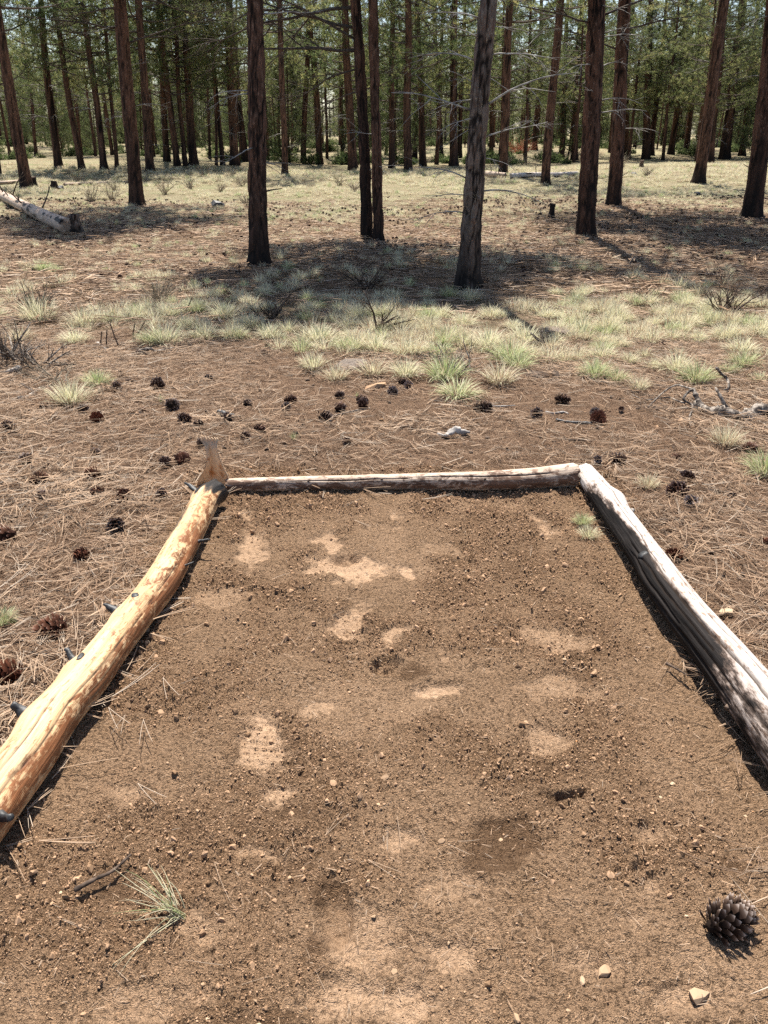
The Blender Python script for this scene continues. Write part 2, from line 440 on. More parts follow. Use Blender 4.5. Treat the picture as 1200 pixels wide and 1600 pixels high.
for e in HOLES:
    d = ell(xn, yn, (e[0], e[1], e[2], e[3]), nw * 0.6)
    hz += -e[4] * (1 - ss(0.25, 1.0, d)) + 0.35 * e[4] * (ss(0.75, 1.05, d) * (1 - ss(1.05, 1.6, d)))
cn = np.clip(cn + 0.30 * ss(0.18, 0.5, fbm(xn * 2.6, yn * 3.4, 4, 61)) * (yn < 4), 0, 1) * S[near]
comp[near] = cn; moist[near] = mn * S[near] * (1 - 0.7 * cn)
Z = H(x, y)
Sn = S[near]
rough = 0.35 + 0.65 * ss(-0.25, 0.35, fbm(xn * 3.3, yn * 3.3, 3, 71))
rough *= (1 - 0.88 * cn) * (1 - 0.75 * mn)
loose = np.zeros(len(x)); loose[near] = Sn * np.clip((rough - 0.5) * 2, 0, 1)
fade = 1 - ss(5, 9, yn)
w1, v1_ = worley(xn * 30, yn * 30, 81); w2, v2_ = worley(xn * 62, yn * 62, 91); w3, v3_ = worley(xn * 110, yn * 110, 95)
cl = 0.010 * (1 - ss(0.1, 0.7, w1)) * v1_ ** 5 + 0.0085 * (1 - ss(0.1, 0.66, w2)) * v2_ ** 2.5 + 0.0065 * (1 - ss(0.1, 0.62, w3)) * v3_
dz = Sn * (0.016 * fbm(xn * 3, yn * 3, 3, 11) + 0.020 * fbm(xn * 9, yn * 9, 4, 12) * (1 - 0.6 * cn) - 0.016 * cn) \
    + (Sn * rough + (1 - Sn) * 0.45) * fade * (cl * 1.25 + 0.015 * np.abs(fbm(xn * 30, yn * 30, 3, 13)) + 0.0065 * fbm(xn * 95, yn * 95, 2, 14)) + hz * Sn
dz += -0.012 * Sn * fade
ph = (yn + 0.15 * xn) * 2 * np.pi / 0.027 + 1.6 * fbm(xn * 12, yn * 12, 2, 15)
dz += 0.0022 * tread * np.sin(ph)
dz += cn * (0.0016 * fbm(xn * 60, yn * 60, 2, 17) + 0.006 * fbm(xn * 13, yn * 22, 3, 22) - 0.003 * ss(0.06, 0.0, np.abs(fbm(xn * 16, yn * 16, 3, 23))))
rim = np.exp(-((yn - 3.70) / 0.07) ** 2) * (np.abs(xn) < 0.95) * (0.5 + 0.5 * fbm(xn * 6, yn * 2, 2, 18))
dz += 0.022 * rim
dz += (1 - Sn) * (1 - ss(7, 9, yn)) * (0.016 * fbm(xn * 5, yn * 5, 3, 19) + 0.022 * np.abs(fbm(xn * 8, yn * 8, 3, 20)))
Z[near] += dz
straw_a = grass_amount(x, y) * (0.55 + 0.45 * ss(-0.3, 0.3, fbm(x / 0.6, y / 0.6, 3, 42)))
straw_a = np.where(y > 24, np.maximum(straw_a, 0.80 - 0.45 * ss(38, 70, y)), straw_a)
red_a = ss(9.5, 12, y) * (1 - ss(22, 34, y)) * ss(-0.5, 0.3, fbm(x / 3, y / 3, 3, 43)) + 0.12 * (y < 10)
nr = len(ys); ii = np.arange(nr - 1)[:, None] * NC; jj = np.arange(NC - 1)[None]
Q = np.stack([ii + jj, ii + jj + 1, ii + NC + jj + 1, ii + NC + jj], -1).reshape(-1, 4)
me = mesh('ground', np.stack([x, y, Z], 1), [Q], [M_GROUND], None, True, {'soil': S, 'compact': comp, 'moist': moist, 'straw': straw_a, 'red': red_a, 'loose': loose})
go = link('ground', me); go['kind'] = 'structure'
go['label'] = 'open forest floor of bare dug soil, needle litter and pale dry grass'
GY, GA, GZ = ys, aa, Z.reshape(nr, NC)
def gz(x, y):
    """height of the displaced ground sheet (nearest vertex)"""
    i = int(np.clip(np.searchsorted(GY, y), 0, nr - 1)); a = x / (2.4 + 0.78 * max(GY[i], 0))
    j = int(np.clip(np.searchsorted(GA, a), 0, NC - 1))
    return float(GZ[i, j])
def gzv(x, y):
    i = np.clip(np.searchsorted(GY, y), 0, nr - 1); a = x / (2.4 + 0.78 * np.maximum(GY[i], 0))
    j = np.clip(np.searchsorted(GA, a), 0, NC - 1)
    return GZ[i, j]

# ------------------------------------------------------------------ the three logs round the plot
def proj(p):
    d = depth(Vector(p)); v = ((p[2] - EYE) * CP + p[1] * SP) / d
    return 600 + F * p[0] / d, 800 - F * v

def catmull(K, n):
    K = np.asarray(K, float)
    K = np.concatenate([[2 * K[0] - K[1]], K, [2 * K[-1] - K[-2]]])
    out = []
    m = len(K) - 3
    tt = np.linspace(0, m, n)
    for t_ in tt:
        i = min(int(t_), m - 1); f = t_ - i
        p0, p1, p2, p3 = K[i:i + 4]
        out.append(0.5 * (2 * p1 + (p2 - p0) * f + (2 * p0 - 5 * p1 + 4 * p2 - p3) * f * f + (3 * p1 - p0 - 3 * p2 + p3) * f ** 3))
    return np.array(out)

def make_log(px_list, lift, nring=230, ns=96, seed=0, rough=0.02):
    """px_list: (px, py, width px). Returns centres, radii, frame arrays"""
    K = []
    for px, py, w in px_list:
        r = 0.09
        for _ in range(6):
            p = hit(px, py, r * lift); r = 0.5 * w / F * depth(p)
        p = hit(px, py, r * lift)
        K.append((p.x, p.y, p.z, r))
    C = catmull(K, nring)
    return C[:, :3], C[:, 3]

def build_log(name, C, Rr, mat, ns=96, seed=0, knots=(), cracks=(), charf=None, patchf=None, amp=0.03, end_rough=0.03):
    m = len(C)
    T = np.gradient(C, axis=0); sl = np.linalg.norm(T, axis=1); s = np.concatenate([[0], np.cumsum(0.5 * (sl[1:] + sl[:-1]))]); T /= sl[:, None]
    Sd = np.cross(T, [0, 0, 1.0]); Sd /= np.linalg.norm(Sd, axis=1)[:, None]; Up = np.cross(Sd, T)
    a = np.arange(ns) * 2 * np.pi / ns
    A, Sg = np.meshgrid(a, s)
    Rg = np.repeat(Rr[:, None], ns, 1)
    ca, sa = np.cos(A), np.sin(A)
    d = amp * fbm3(ca * 1.3, sa * 1.3, Sg * 2.2, 4, seed) + 0.012 * fbm3(ca * 5, sa * 5, Sg * 4, 3, seed + 5)
    crack = np.zeros_like(A)
    for ks, ka, kw, kh in knots:
        da = np.angle(np.exp(1j * (A - ka))) * Rg; q = (da / kw) ** 2 + ((Sg - ks) / (kw * 1.5)) ** 2
        d = d + kh * np.exp(-q) / np.maximum(Rg, 0.02)
    for s0, s1, a0, a1, dep, wid in cracks:
        f = np.clip((Sg - s0) / (s1 - s0), 0, 1)
        ac = a0 + (a1 - a0) * f + 0.06 * vn(Sg * 7, np.zeros_like(Sg), seed + int(s0 * 100)) + 0.016 * vn(Sg * 30, np.ones_like(Sg), seed)
        ins = (Sg > s0) & (Sg < s1); w = wid * np.sin(np.pi * f) ** 0.5 + 1e-4
        da = np.angle(np.exp(1j * (A - ac))) * Rg
        gss = np.exp(-(da / w) ** 2) * ins
        d = d - dep * gss / Rg; crack = np.maximum(crack, gss * (np.abs(da) < w * 1.2))
    RR = Rg * (1 + d)
    V = C[:, None] + RR[..., None] * (ca[..., None] * Sd[:, None] + sa[..., None] * Up[:, None])
    er = end_rough
    V[0] += T[0] * (-er * (vn(ca[0] * 3 + 5, sa[0] * 3, seed)[:, None])); V[-1] += T[-1] * (er * vn(ca[0] * 3, sa[0] * 3, seed + 1)[:, None])
    lc = np.stack([ca * Rg, sa * Rg, Sg + 3.7 * seed], -1).reshape(-1, 3)
    ch = charf(A, Sg) if charf else np.zeros_like(A)
    pa = patchf(A, Sg) if patchf else np.zeros_like(A)
    i = np.arange(m - 1)[:, None] * ns; j = np.arange(ns)[None]; k = (j + 1) % ns
    Q = np.stack([i + j, i + k, i + ns + k, i + ns + j], -1).reshape(-1, 4)[:, ::-1]
    V = V.reshape(-1, 3); n0 = len(V)
    # recessed end faces: one inner ring and a centre at each end
    tr = []; extraV = []; ex_lc = []
    for e, (row, sg) in enumerate(((0, -1), (m - 1, 1))):
        base = n0 + len(extraV)
        for q in range(ns):
            p = V[row * ns + q]; c = C[row]
            extraV.append(c + (p - c) * 0.55 - T[row] * sg * er * 0.25 * (0.5 + _h(np.array([q // 5]), np.array([e]), np.array([0]), seed)[0]))
            ex_lc.append(lc[row * ns + q] * [0.55, 0.55, 1])
        extraV.append(C[row] + T[row] * sg * er * 0.2); ex_lc.append([0, 0, s[row]])
        cc = base + ns
        for q in range(ns):
            q2 = (q + 1) % ns
            o1, o2, i1, i2 = row * ns + q, row * ns + q2, base + q, base + q2
            tr += [(o1, o2, i2), (o1, i2, i1), (i1, i2, cc)] if e == 0 else [(o2, o1, i2), (o1, i1, i2), (i2, i1, cc)]
    V = np.concatenate([V, np.array(extraV)]); lc = np.concatenate([lc, np.array(ex_lc)])
    ne = len(extraV)
    pad = lambda z, v: np.concatenate([z.ravel(), np.full(ne, v)])
    me = mesh(name, V, [Q, np.array(tr)], [mat], None, True, {'lc': lc, 'char': pad(ch, 0.3), 'patch': pad(pa, 0.3), 'crack': pad(crack, 0)})
    return me, dict(C=C, R=Rr, T=T, S=Sd, U=Up, s=s)

def at_row(L, py, col=1):
    k = min(range(len(L['C'])), key=lambda i: abs(proj(L['C'][i])[col] - py)); return k

def stub(parent, L, k, ang, ln, r, fwd=0.0, mat=None, bend=0.3, seed=0, taper=0.38):
    d = math.cos(ang) * L['S'][k] + math.sin(ang) * L['U'][k]
    d = d + fwd * L['T'][k]; d /= np.linalg.norm(d)
    rr = random.Random(seed)
    p = L['C'][k] + d * L['R'][k] * 0.72
    P = [p]; dd = d.copy(); n = 7
    for i in range(n):
        dd = dd + np.array([rr.uniform(-1, 1), rr.uniform(-1, 1), rr.uniform(-0.6, 0.6)]) * bend * 0.3; dd /= np.linalg.norm(dd)
        P.append(P[-1] + dd * (ln + L['R'][k] * 0.28) / n)
    rad = [r * 2.0, r * 1.25] + [r * (1 - (1 - taper) * i / (n - 1)) * rr.uniform(0.85, 1.12) for i in range(n - 1)]
    V, Q, T = tube(P, rad, 12)
    V = V + 0.34 * r * np.stack([vn(V[:, 0] / r, V[:, 1] / r, 3), vn(V[:, 1] / r, V[:, 2] / r, 4), vn(V[:, 2] / r, V[:, 0] / r, 5)], 1)
    b = MB(); b.add(V, T, Q)
    me = b.mesh('branch_stub', [mat or M_CHAR])
    return link('branch_stub', me, parent)

PI = math.pi
# left log: peeled yellow
CL, RL = make_log([(339, 768, 38), (322, 782, 42), (287, 847, 48), (252, 910, 52), (211, 963, 54), (172, 1013, 59), (135, 1063, 65), (90, 1113, 72), (45, 1180, 80), (-20, 1265, 90), (-90, 1355, 98)], 0.93)
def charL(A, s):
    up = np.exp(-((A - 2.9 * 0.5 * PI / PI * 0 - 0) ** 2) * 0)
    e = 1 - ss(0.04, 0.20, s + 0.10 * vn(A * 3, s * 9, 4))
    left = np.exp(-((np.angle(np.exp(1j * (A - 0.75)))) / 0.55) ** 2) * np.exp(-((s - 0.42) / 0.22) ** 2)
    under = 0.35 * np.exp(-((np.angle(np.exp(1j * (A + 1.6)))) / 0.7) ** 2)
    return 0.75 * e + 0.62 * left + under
def patchL(A, s):
    inner = np.exp(-((np.angle(np.exp(1j * (A - 2.95)))) / 0.65) ** 2)
    top = 0.42 * np.exp(-((np.angle(np.exp(1j * (A - 2.0)))) / 0.5) ** 2) * (1 - ss(0.7, 1.3, s))
    return top + 0.85 * inner * (0.55 + 0.45 * ss(0.3, 0.6, s) * (1 - ss(1.9, 2.4, s)))
STUBS_L = [(782, 0.55, 0.085, 0.013, -0.5, 1), (850, 2.95, 0.055, 0.008, 0.0, 2), (893, 2.9, 0.04, 0.005, -0.3, 3), (972, 0.45, 0.06, 0.014, -0.35, 4), (1064, 0.62, 0.06, 0.016, -0.5, 5), (1138, 0.55, 0.055, 0.020, -0.2, 6), (1275, 2.75, 0.05, 0.017, 0.2, 7)]
sL = np.concatenate([[0], np.cumsum(np.linalg.norm(np.diff(CL, axis=0), axis=1))])
KN = [(sL[min(range(len(CL)), key=lambda i: abs(proj(CL[i])[1] - q[0]))], q[1], q[3] * 2.2, q[3] * 0.55) for q in STUBS_L]
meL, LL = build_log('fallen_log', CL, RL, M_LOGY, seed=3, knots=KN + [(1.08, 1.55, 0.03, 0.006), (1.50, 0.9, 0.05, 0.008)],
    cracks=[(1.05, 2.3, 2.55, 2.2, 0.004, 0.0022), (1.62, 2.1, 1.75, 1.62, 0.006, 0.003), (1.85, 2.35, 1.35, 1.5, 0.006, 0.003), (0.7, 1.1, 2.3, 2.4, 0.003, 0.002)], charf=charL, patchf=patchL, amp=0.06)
logL = link('fallen_log', meL); tag(logL, 'peeled yellow pine log with blackened branch stubs along the west side of the bare plot', 'log')
for yy, ang, ln, r, fw, sd in STUBS_L:
    stub(logL, LL, at_row(LL, yy), ang, ln, r, fw, seed=sd)
for yy, ang, r in [(956, 1.45, 0.016), (1055, 1.15, 0.022)]:      # dark flush knots
    k = at_row(LL, yy); stub(logL, LL, k, ang, 0.004 + LL['R'][k] * 0.02, r, 0, bend=0.02, seed=int(yy), taper=0.8).name = 'knot'
# torn wooden shell standing at the far end of the left log
def shell():
    rows = [(0.0, 0.088, 0.0), (0.035, 0.080, 0.0), (0.07, 0.066, 0.004), (0.10, 0.050, 0.006), (0.135, 0.037, 0.006), (0.165, 0.031, 0.004), (0.195, 0.0275, 0.0), (0.212, 0.029, -0.003), (0.228, 0.037, -0.007), (0.240, 0.043, -0.010), (0.250, 0.040, -0.014)]
    base = hit(334, 770)
    nu = 22; Vo = []; Vi = []
    for h_, w, off in rows:
        for i in range(nu):
            a = (i / (nu - 1) * 2 - 1)
            fold = 0.65 + 0.9 * (1 - h_ / 0.26)
            X = math.sin(a * fold * 1.1) / math.sin(fold * 1.1) * w + off
            D = w * 0.85 * (math.cos(a * fold * 1.1)) + 0.012 * math.exp(-((a + 0.35) / 0.12) ** 2) * (h_ < 0.2)
            zz = h_ + 0.006 * math.sin(i * 1.7 + h_ * 40) * (h_ > 0.22) + (0.010 * (a < -0.4) if h_ > 0.24 else 0)
            p = np.array([base.x + X, base.y + 0.01 + D + 0.10 * h_, base.z + zz + 0.01])
            Vo.append(p + [0, 0.011 * (1 - h_ * 1.6), 0]); Vi.append(p)
    m = len(rows); V = np.array(Vo + Vi); n = m * nu
    q = []
    for r_ in range(m - 1):
        for i in range(nu - 1):
            a0, a1, b0, b1 = r_ * nu + i, r_ * nu + i + 1, (r_ + 1) * nu + i, (r_ + 1) * nu + i + 1
            q += [(a1, a0, b0, b1), (n + a0, n + a1, n + b1, n + b0)]
        for i in (0, nu - 1):
            a0, b0 = r_ * nu + i, (r_ + 1) * nu + i
            q.append((a0, n + a0, n + b0, b0) if i == 0 else (n + a0, a0, b0, n + b0))
    for i in range(nu - 1):
        t0 = (m - 1) * nu + i; q.append((t0 + 1, t0, n + t0, n + t0 + 1))
    lc = V - np.array(base); lc = np.stack([lc[:, 0], lc[:, 1], lc[:, 2] * 0.6], 1)
    me = mesh('splintered_end', V, [np.array(q)], [M_SHELL], None, True, {'lc': lc})
    o = link('splintered_end', me, logL); o['label'] = 'upright torn wooden shell with a flared tip'
g = Mat('torn_wood', 0.75, 0.2); Lc = g.attr('lc', True)
nn = g.noise(60, g.stretch(Lc, (1, 1, 0.12)), 5, 0.6)
cc = g.mix(g.rng(nn, 0.3, 0.7), (0.52, 0.36, 0.235), (0.70, 0.55, 0.40)); cc = g.mix(g.rng(g.noise(22, Lc, 4), 0.58, 0.72), cc, (0.36, 0.16, 0.06))
g.color(cc); g.bump(nn, 0.004, 0.8); g.translucent(cc, 0.35); M_SHELL = g.m
shell()

# cross log: pale
CB, RB = make_log([(356, 758, 21), (400, 757, 22), (500, 755, 23), (600, 753, 24), (700, 752, 28), (760, 751, 31), (830, 748, 34), (898, 742, 38)], 0.92)
def patchB(A, s): return 0.58 * np.exp(-((np.angle(np.exp(1j * (A + 0.15)))) / 0.75) ** 2) + 0.25 * np.exp(-((np.angle(np.exp(1j * (A - 0.9)))) / 0.35) ** 2)
meB, LB = build_log('fallen_log', CB, RB, M_LOGP, seed=6, patchf=patchB, amp=0.07, end_rough=0.015, knots=[(0.72, 0.9, 0.03, 0.006), (1.15, 0.5, 0.03, 0.006), (1.4, 0.3, 0.04, 0.006)],
    cracks=[(0.3, 0.9, 0.7, 0.75, 0.004, 0.003), (0.9, 1.6, 0.95, 0.8, 0.005, 0.003)])
logB = link('fallen_log', meB); tag(logB, 'pale thin log lying crosswise at the far end of the bare plot', 'log')
for f_, a_ in ((0.26, 0.8), (0.42, 0.75), (0.70, 0.55)):
    stub(logB, LB, int(f_ * 229), a_, 0.006, 0.008, 0.2, M_TWIG, seed=int(f_ * 100)).name = 'branch_stub'

# right log: silver grey with a charred flank
CR_, RR_ = make_log([(914, 738, 30), (935, 766, 37), (963, 804, 44), (1017, 880, 52), (1064, 948, 62), (1107, 1002, 72), (1150, 1054, 82), (1192, 1108, 92), (1272, 1212, 110), (1352, 1318, 126)], 0.98)
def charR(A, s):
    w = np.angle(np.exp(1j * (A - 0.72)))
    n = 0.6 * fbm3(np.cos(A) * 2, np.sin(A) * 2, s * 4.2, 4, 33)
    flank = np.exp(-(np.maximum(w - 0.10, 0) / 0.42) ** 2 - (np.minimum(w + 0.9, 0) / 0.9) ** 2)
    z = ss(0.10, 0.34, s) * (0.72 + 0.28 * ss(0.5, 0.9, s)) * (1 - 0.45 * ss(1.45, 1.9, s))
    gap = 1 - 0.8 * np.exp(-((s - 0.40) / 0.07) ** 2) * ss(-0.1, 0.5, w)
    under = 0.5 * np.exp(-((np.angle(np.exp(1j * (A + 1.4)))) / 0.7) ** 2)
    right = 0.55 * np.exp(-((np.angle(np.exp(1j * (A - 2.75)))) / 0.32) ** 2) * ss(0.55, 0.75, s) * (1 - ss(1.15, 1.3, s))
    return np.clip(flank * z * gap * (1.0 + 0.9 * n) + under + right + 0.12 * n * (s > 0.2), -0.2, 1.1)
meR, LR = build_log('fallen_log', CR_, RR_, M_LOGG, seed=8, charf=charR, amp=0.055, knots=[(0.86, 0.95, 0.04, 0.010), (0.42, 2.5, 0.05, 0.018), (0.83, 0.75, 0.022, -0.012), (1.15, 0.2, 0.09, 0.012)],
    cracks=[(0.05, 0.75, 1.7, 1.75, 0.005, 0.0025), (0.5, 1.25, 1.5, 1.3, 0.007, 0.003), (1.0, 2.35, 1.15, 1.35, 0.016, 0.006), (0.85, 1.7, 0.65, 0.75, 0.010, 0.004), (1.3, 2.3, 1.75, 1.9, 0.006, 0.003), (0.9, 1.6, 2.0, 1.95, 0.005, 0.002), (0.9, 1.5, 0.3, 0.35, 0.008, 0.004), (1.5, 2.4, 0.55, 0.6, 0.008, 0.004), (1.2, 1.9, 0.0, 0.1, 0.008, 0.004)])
logR = link('fallen_log', meR); tag(logR, 'silver grey weathered log with a charred flank along the east side of the bare plot', 'log')
stub(logR, LR, at_row(LR, 815), 2.45, 0.015, 0.017, -0.3, M_DEAD, seed=21)
stub(logR, LR, at_row(LR, 884), 0.85, 0.004, 0.019, 0.0, M_CHAR, seed=22, bend=0.05, taper=0.8).name = 'knot'
stub(logR, LR, at_row(LR, 1090), -0.25, 0.012, 0.014, 0.2, M_TWIG, seed=23)

# ------------------------------------------------------------------ pine cones
def scale_geo(w=1.0, l=1.0):
    """one cone scale: base at the origin, pointing along +X, thick tip with a pale umbo"""
    P = [(0, 0, 0), (0.5 * l, 0.22 * w, -0.02), (0.5 * l, -0.22 * w, -0.02), (0.86 * l, 0.32 * w, 0.03), (0.86 * l, -0.32 * w, 0.03), (1.08 * l, 0.0, 0.07), (0.90 * l, 0.0, 0.14), (0.80 * l, 0.27 * w, 0.09), (0.80 * l, -0.27 * w, 0.09), (0.35 * l, 0, 0.06)]
    T = [(0, 2, 1), (1, 2, 4), (1, 4, 3), (3, 4, 5), (5, 6, 7), (5, 7, 3), (5, 8, 6), (5, 4, 8), (6, 9, 7), (6, 8, 9), (7, 9, 1), (7, 1, 3), (8, 2, 9), (8, 4, 2), (9, 0, 1), (9, 2, 0), (5, 6, 5)]
    return np.array(P, float), np.array(T[:-1]), np.array([0, 0.1, 0.1, 0.62, 0.62, 1.0, 1.0, 0.85, 0.85, 0.1])

def cone_places(n, L, W, seed, openness):
    rr = random.Random(seed); out = []
    for i in range(n):
        f = (i + 0.5) / n
        z = L * (f - 0.5)
        prof = (math.sin(PI * (0.10 + 0.86 * f ** 0.8)) ** 0.75)
        a = i * 2.39996 + rr.gauss(0, 0.10)
        el = openness + (f - 0.35) * 1.0 + rr.uniform(-0.2, 0.2)
        out.append((z * 0.85, a, el, prof * W * rr.uniform(0.85, 1.12)))
    return out
SV, ST, SA = scale_geo()
def scale_matrix(z, a, el, ln):
    Mx = Matrix.Translation((0.004 * math.cos(a), 0.004 * math.sin(a), z)) @ Matrix.Rotation(a, 4, 'Z') @ Matrix.Rotation(-el, 4, 'Y')
    return Mx @ Matrix.Diagonal((ln, ln * 0.56, ln * 0.46, 1))
def core_geo(L, W):
    z = np.linspace(-L * 0.46, L * 0.46, 7); P = np.stack([z * 0, z * 0, z], 1)
    return tube(P, W * 0.5 * np.cos(z / L * 2.6), 8)
def cone_mesh(seed, n=88, L=0.095, W=0.036, op=0.35):
    b = MB(); V, Q, T = core_geo(L, W); b.add(V, T, Q, 0, 0.1)
    for z, a, el, ln in cone_places(n, L, W, seed, op):
        Mx = np.array(scale_matrix(z, a, el, ln)); b.add(SV @ Mx[:3, :3].T + Mx[:3, 3], ST, None, 0, SA)
    return b.mesh('pine_cone', [M_CONE], False)
CONES = [cone_mesh(s, n, l, w, o) for s, n, l, w, o in ((1, 116, 0.092, 0.036, 0.30), (2, 100, 0.080, 0.037, 0.6), (3, 124, 0.104, 0.036, 0.2), (4, 76, 0.068, 0.036, 0.85))]
def put_cone(p, size, mi=None, red_=0.0, name='pine_cone', yaw=None, tilt=None):
    me = CONES[R.randrange(4) if mi is None else mi]
    s = size / 0.092
    o = link(name, me)
    o.scale = (s,) * 3
    o.rotation_euler = Euler((PI / 2 + (R.uniform(-0.45, 0.45) if tilt is None else tilt), R.uniform(0, 6.28), R.uniform(0, 6.28) if yaw is None else yaw), 'XYZ')
    o.location = (p.x, p.y, gz(p.x, p.y) + R.uniform(0.014, 0.024) * s)
    o['redness'] = float(max(0.0, red_ + R.uniform(0, 0.3)))
    return o
# the big cone on the dug soil, every scale a piece
p = hit(1135, 1448)
hero = empty('pine_cone', (p.x, p.y, gz(p.x, p.y) + 0.036))
hero.rotation_euler = Euler((PI / 2 - 0.12, 0.3, PI / 2 + 0.25), 'XYZ')
hero.scale = (1.16,) * 3
tag(hero, 'large dark pine cone with pale scale tips lying alone on the dug soil', 'pine cone')
V, Q, T = core_geo(0.098, 0.042); b = MB(); b.add(V, T, Q, 0, 0.1); link('cone_core', b.mesh('cone_core', [M_CONE]), hero)
bs = MB(); bs.add(SV, ST, None, 0, SA); me_scale = bs.mesh('scale', [M_CONE], False)
for z, a, el, ln in cone_places(136, 0.104, 0.044, 5, 0.5):
    o = link('scale', me_scale, hero); o.matrix_local = scale_matrix(z, a, el, ln)

CONE_LIST = [  # px, py, width px, redness, label (None: shares the group's label)
 (187,588,16,0,None),(182,609,19,0,'dark pine cone below the grey grass clump, beside two smaller cones'),(204,600,16,0,None),(248,610,24,0,'black pine cone resting on a small green grass sprig'),
 (216,557,13,0,'small cone under the end of the pale arching stick'),(326,595,13,0,None),(67,639,20,0,'pine cone just below the pale bunchgrass beside the grey brush'),(131,647,17,0,'round dark cone under the bunchgrass clump west of the open needles'),
 (152,661,22,0.7,'reddish brown cone lying next to a round dark cone'),(270,639,25,0,'flattened dark cone with spread scales among the needles'),(387,637,16,0,None),(16,677,22,0,'dark cone at the far west edge of the needle litter'),
 (289,664,22,0.2,'open cone pair member beside a shiny round cone'),(311,669,16,0,'shiny round cone beside an open brown cone'),(357,661,17,0,'cone tucked under a dark flake of bark'),(383,688,19,0,'cone showing its round ringed base to the viewer'),
 (314,702,20,0.1,'dark cone hidden behind the tip of the torn wooden shell'),(5,715,14,0,None),(42,725,24,0,'black cone on its own west of the yellow log'),(148,712,21,0,'dark cone on bright needles between two reddish cones'),
 (258,729,23,0,'dark cone touching a reddish cone behind the torn wooden shell'),(285,726,28,0.6,'reddish cone touching a dark cone behind the torn wooden shell'),(62,758,30,0.7,'shaggy reddish brown cone above a black cone'),(147,751,22,0.5,None),
 (223,643,12,0.4,None),(417,544,12,0,None),(414,554,13,0,None),(454,632,18,0.4,'brown cone behind a dark cone on the open needles'),(447,642,14,0,'dark cone in front of a brown cone on the open needles'),(530,624,17,0,None),(530,643,24,0,'wide black cone in the middle of a loose row of cones'),
 (507,657,24,0,'black cone at the end of a curved thin stick'),(566,632,17,0,None),(567,640,20,0.1,'cone lying under the tip of a curved thin stick'),(628,603,16,0,'dark cone just under the green bunchgrass'),(638,607,16,0,None),(614,619,18,0,'round cone pressed into needles in front of a dug mound'),
 (754,643,24,0,'squat black cone at the start of a thin straight stick'),(405,677,22,0.2,None),(543,693,14,0,None),(839,651,22,0,'round black cone beside a short pale stick'),(878,632,20,0,None),(933,664,26,0.75,'red brown cone at the end of a charred stick'),
 (929,651,16,0,'small dark cone propped on the red brown cone'),(969,648,13,0.5,None),(1037,543,14,0,None),(933,727,18,0,'dark cone just behind the corner of the grey log'),(964,727,22,0,'upright oval cone near the corner of the two logs'),
 (1058,718,18,0.5,None),(1072,751,24,0,'grey black cone in needles east of the grey log'),(1057,776,34,0.3,'large spread open cone east of the grey log'),(1078,794,22,0,'dark cone below the large spread open cone'),
 (1143,783,20,-0.0,'pale weathered cone standing among needles east of the grey log'),(1168,708,24,0.1,'dark cone in front of the tufted grass by the twisted branch'),(1197,855,22,0.6,None),(1052,876,26,0.7,'reddish cone half hidden behind the grey log'),
 (70,787,26,0,'black cone below a shaggy reddish cone'),(155,777,27,0.5,'wide reddish cone beside the yellow log, on bright needles'),(195,781,24,0.4,'brown cone on the litter a hand away from the wide reddish cone'),(183,831,32,0,'dark round cone with silvery tips beside the yellow log'),
 (8,850,52,0.3,'large dark cone cut by the west edge of the view'),(80,992,44,0.45,'brown open cone in the needles below a charred stub of the yellow log'),(8,1068,56,0.75,'large red brown cone at the west edge beside the yellow log'),
 (130,876,26,0.6,None),(253,778,22,0.1,None)]
gA = 'dark pine cones scattered singly on the needle litter around the plot'
for px, py, w, rd, lb in CONE_LIST:
    p = hit(px, py); sz = w / F * depth(p) * R.uniform(1.1, 1.25)
    o = put_cone(p, max(0.06, min(0.135, sz)), None, rd)
    if lb == 'pale weathered cone standing among needles east of the grey log': o['redness'] = 0.0
    tag(o, lb or 'small dark pine cone on needle litter with nothing special beside it', 'pine cone', gA)
# the carpet of cones under the first trees: the largest 225 as things, the rest as one mass
def in_view(x, y):
    d = y * CP + EYE * SP
    return abs(x) < 0.49 * d
pts = []
while len(pts) < 2600:
    x_, y_ = R.uniform(-11, 11), R.uniform(8.5, 25)
    if not in_view(x_, y_) or y_ < 10.5 and R.random() < 0.85: continue
    if fbm(np.array([x_ / 2.6]), np.array([y_ / 2.6]), 3, 47)[0] + 0.25 * (x_ > 1.5) < R.uniform(-0.25, 0.35): continue
    pts.append((x_, y_))
pts.sort(key=lambda q: q[1])
for x_, y_ in pts[:225]:
    tag(put_cone(ground(x_, y_), R.choice((0.03, 0.045, 0.06, 0.075)), None, R.choice((0, 0, 0, 0.4))), 'tiny dark cone in the carpet of cones under the first trees', 'pine cone', 'carpet of cones under the first trees')

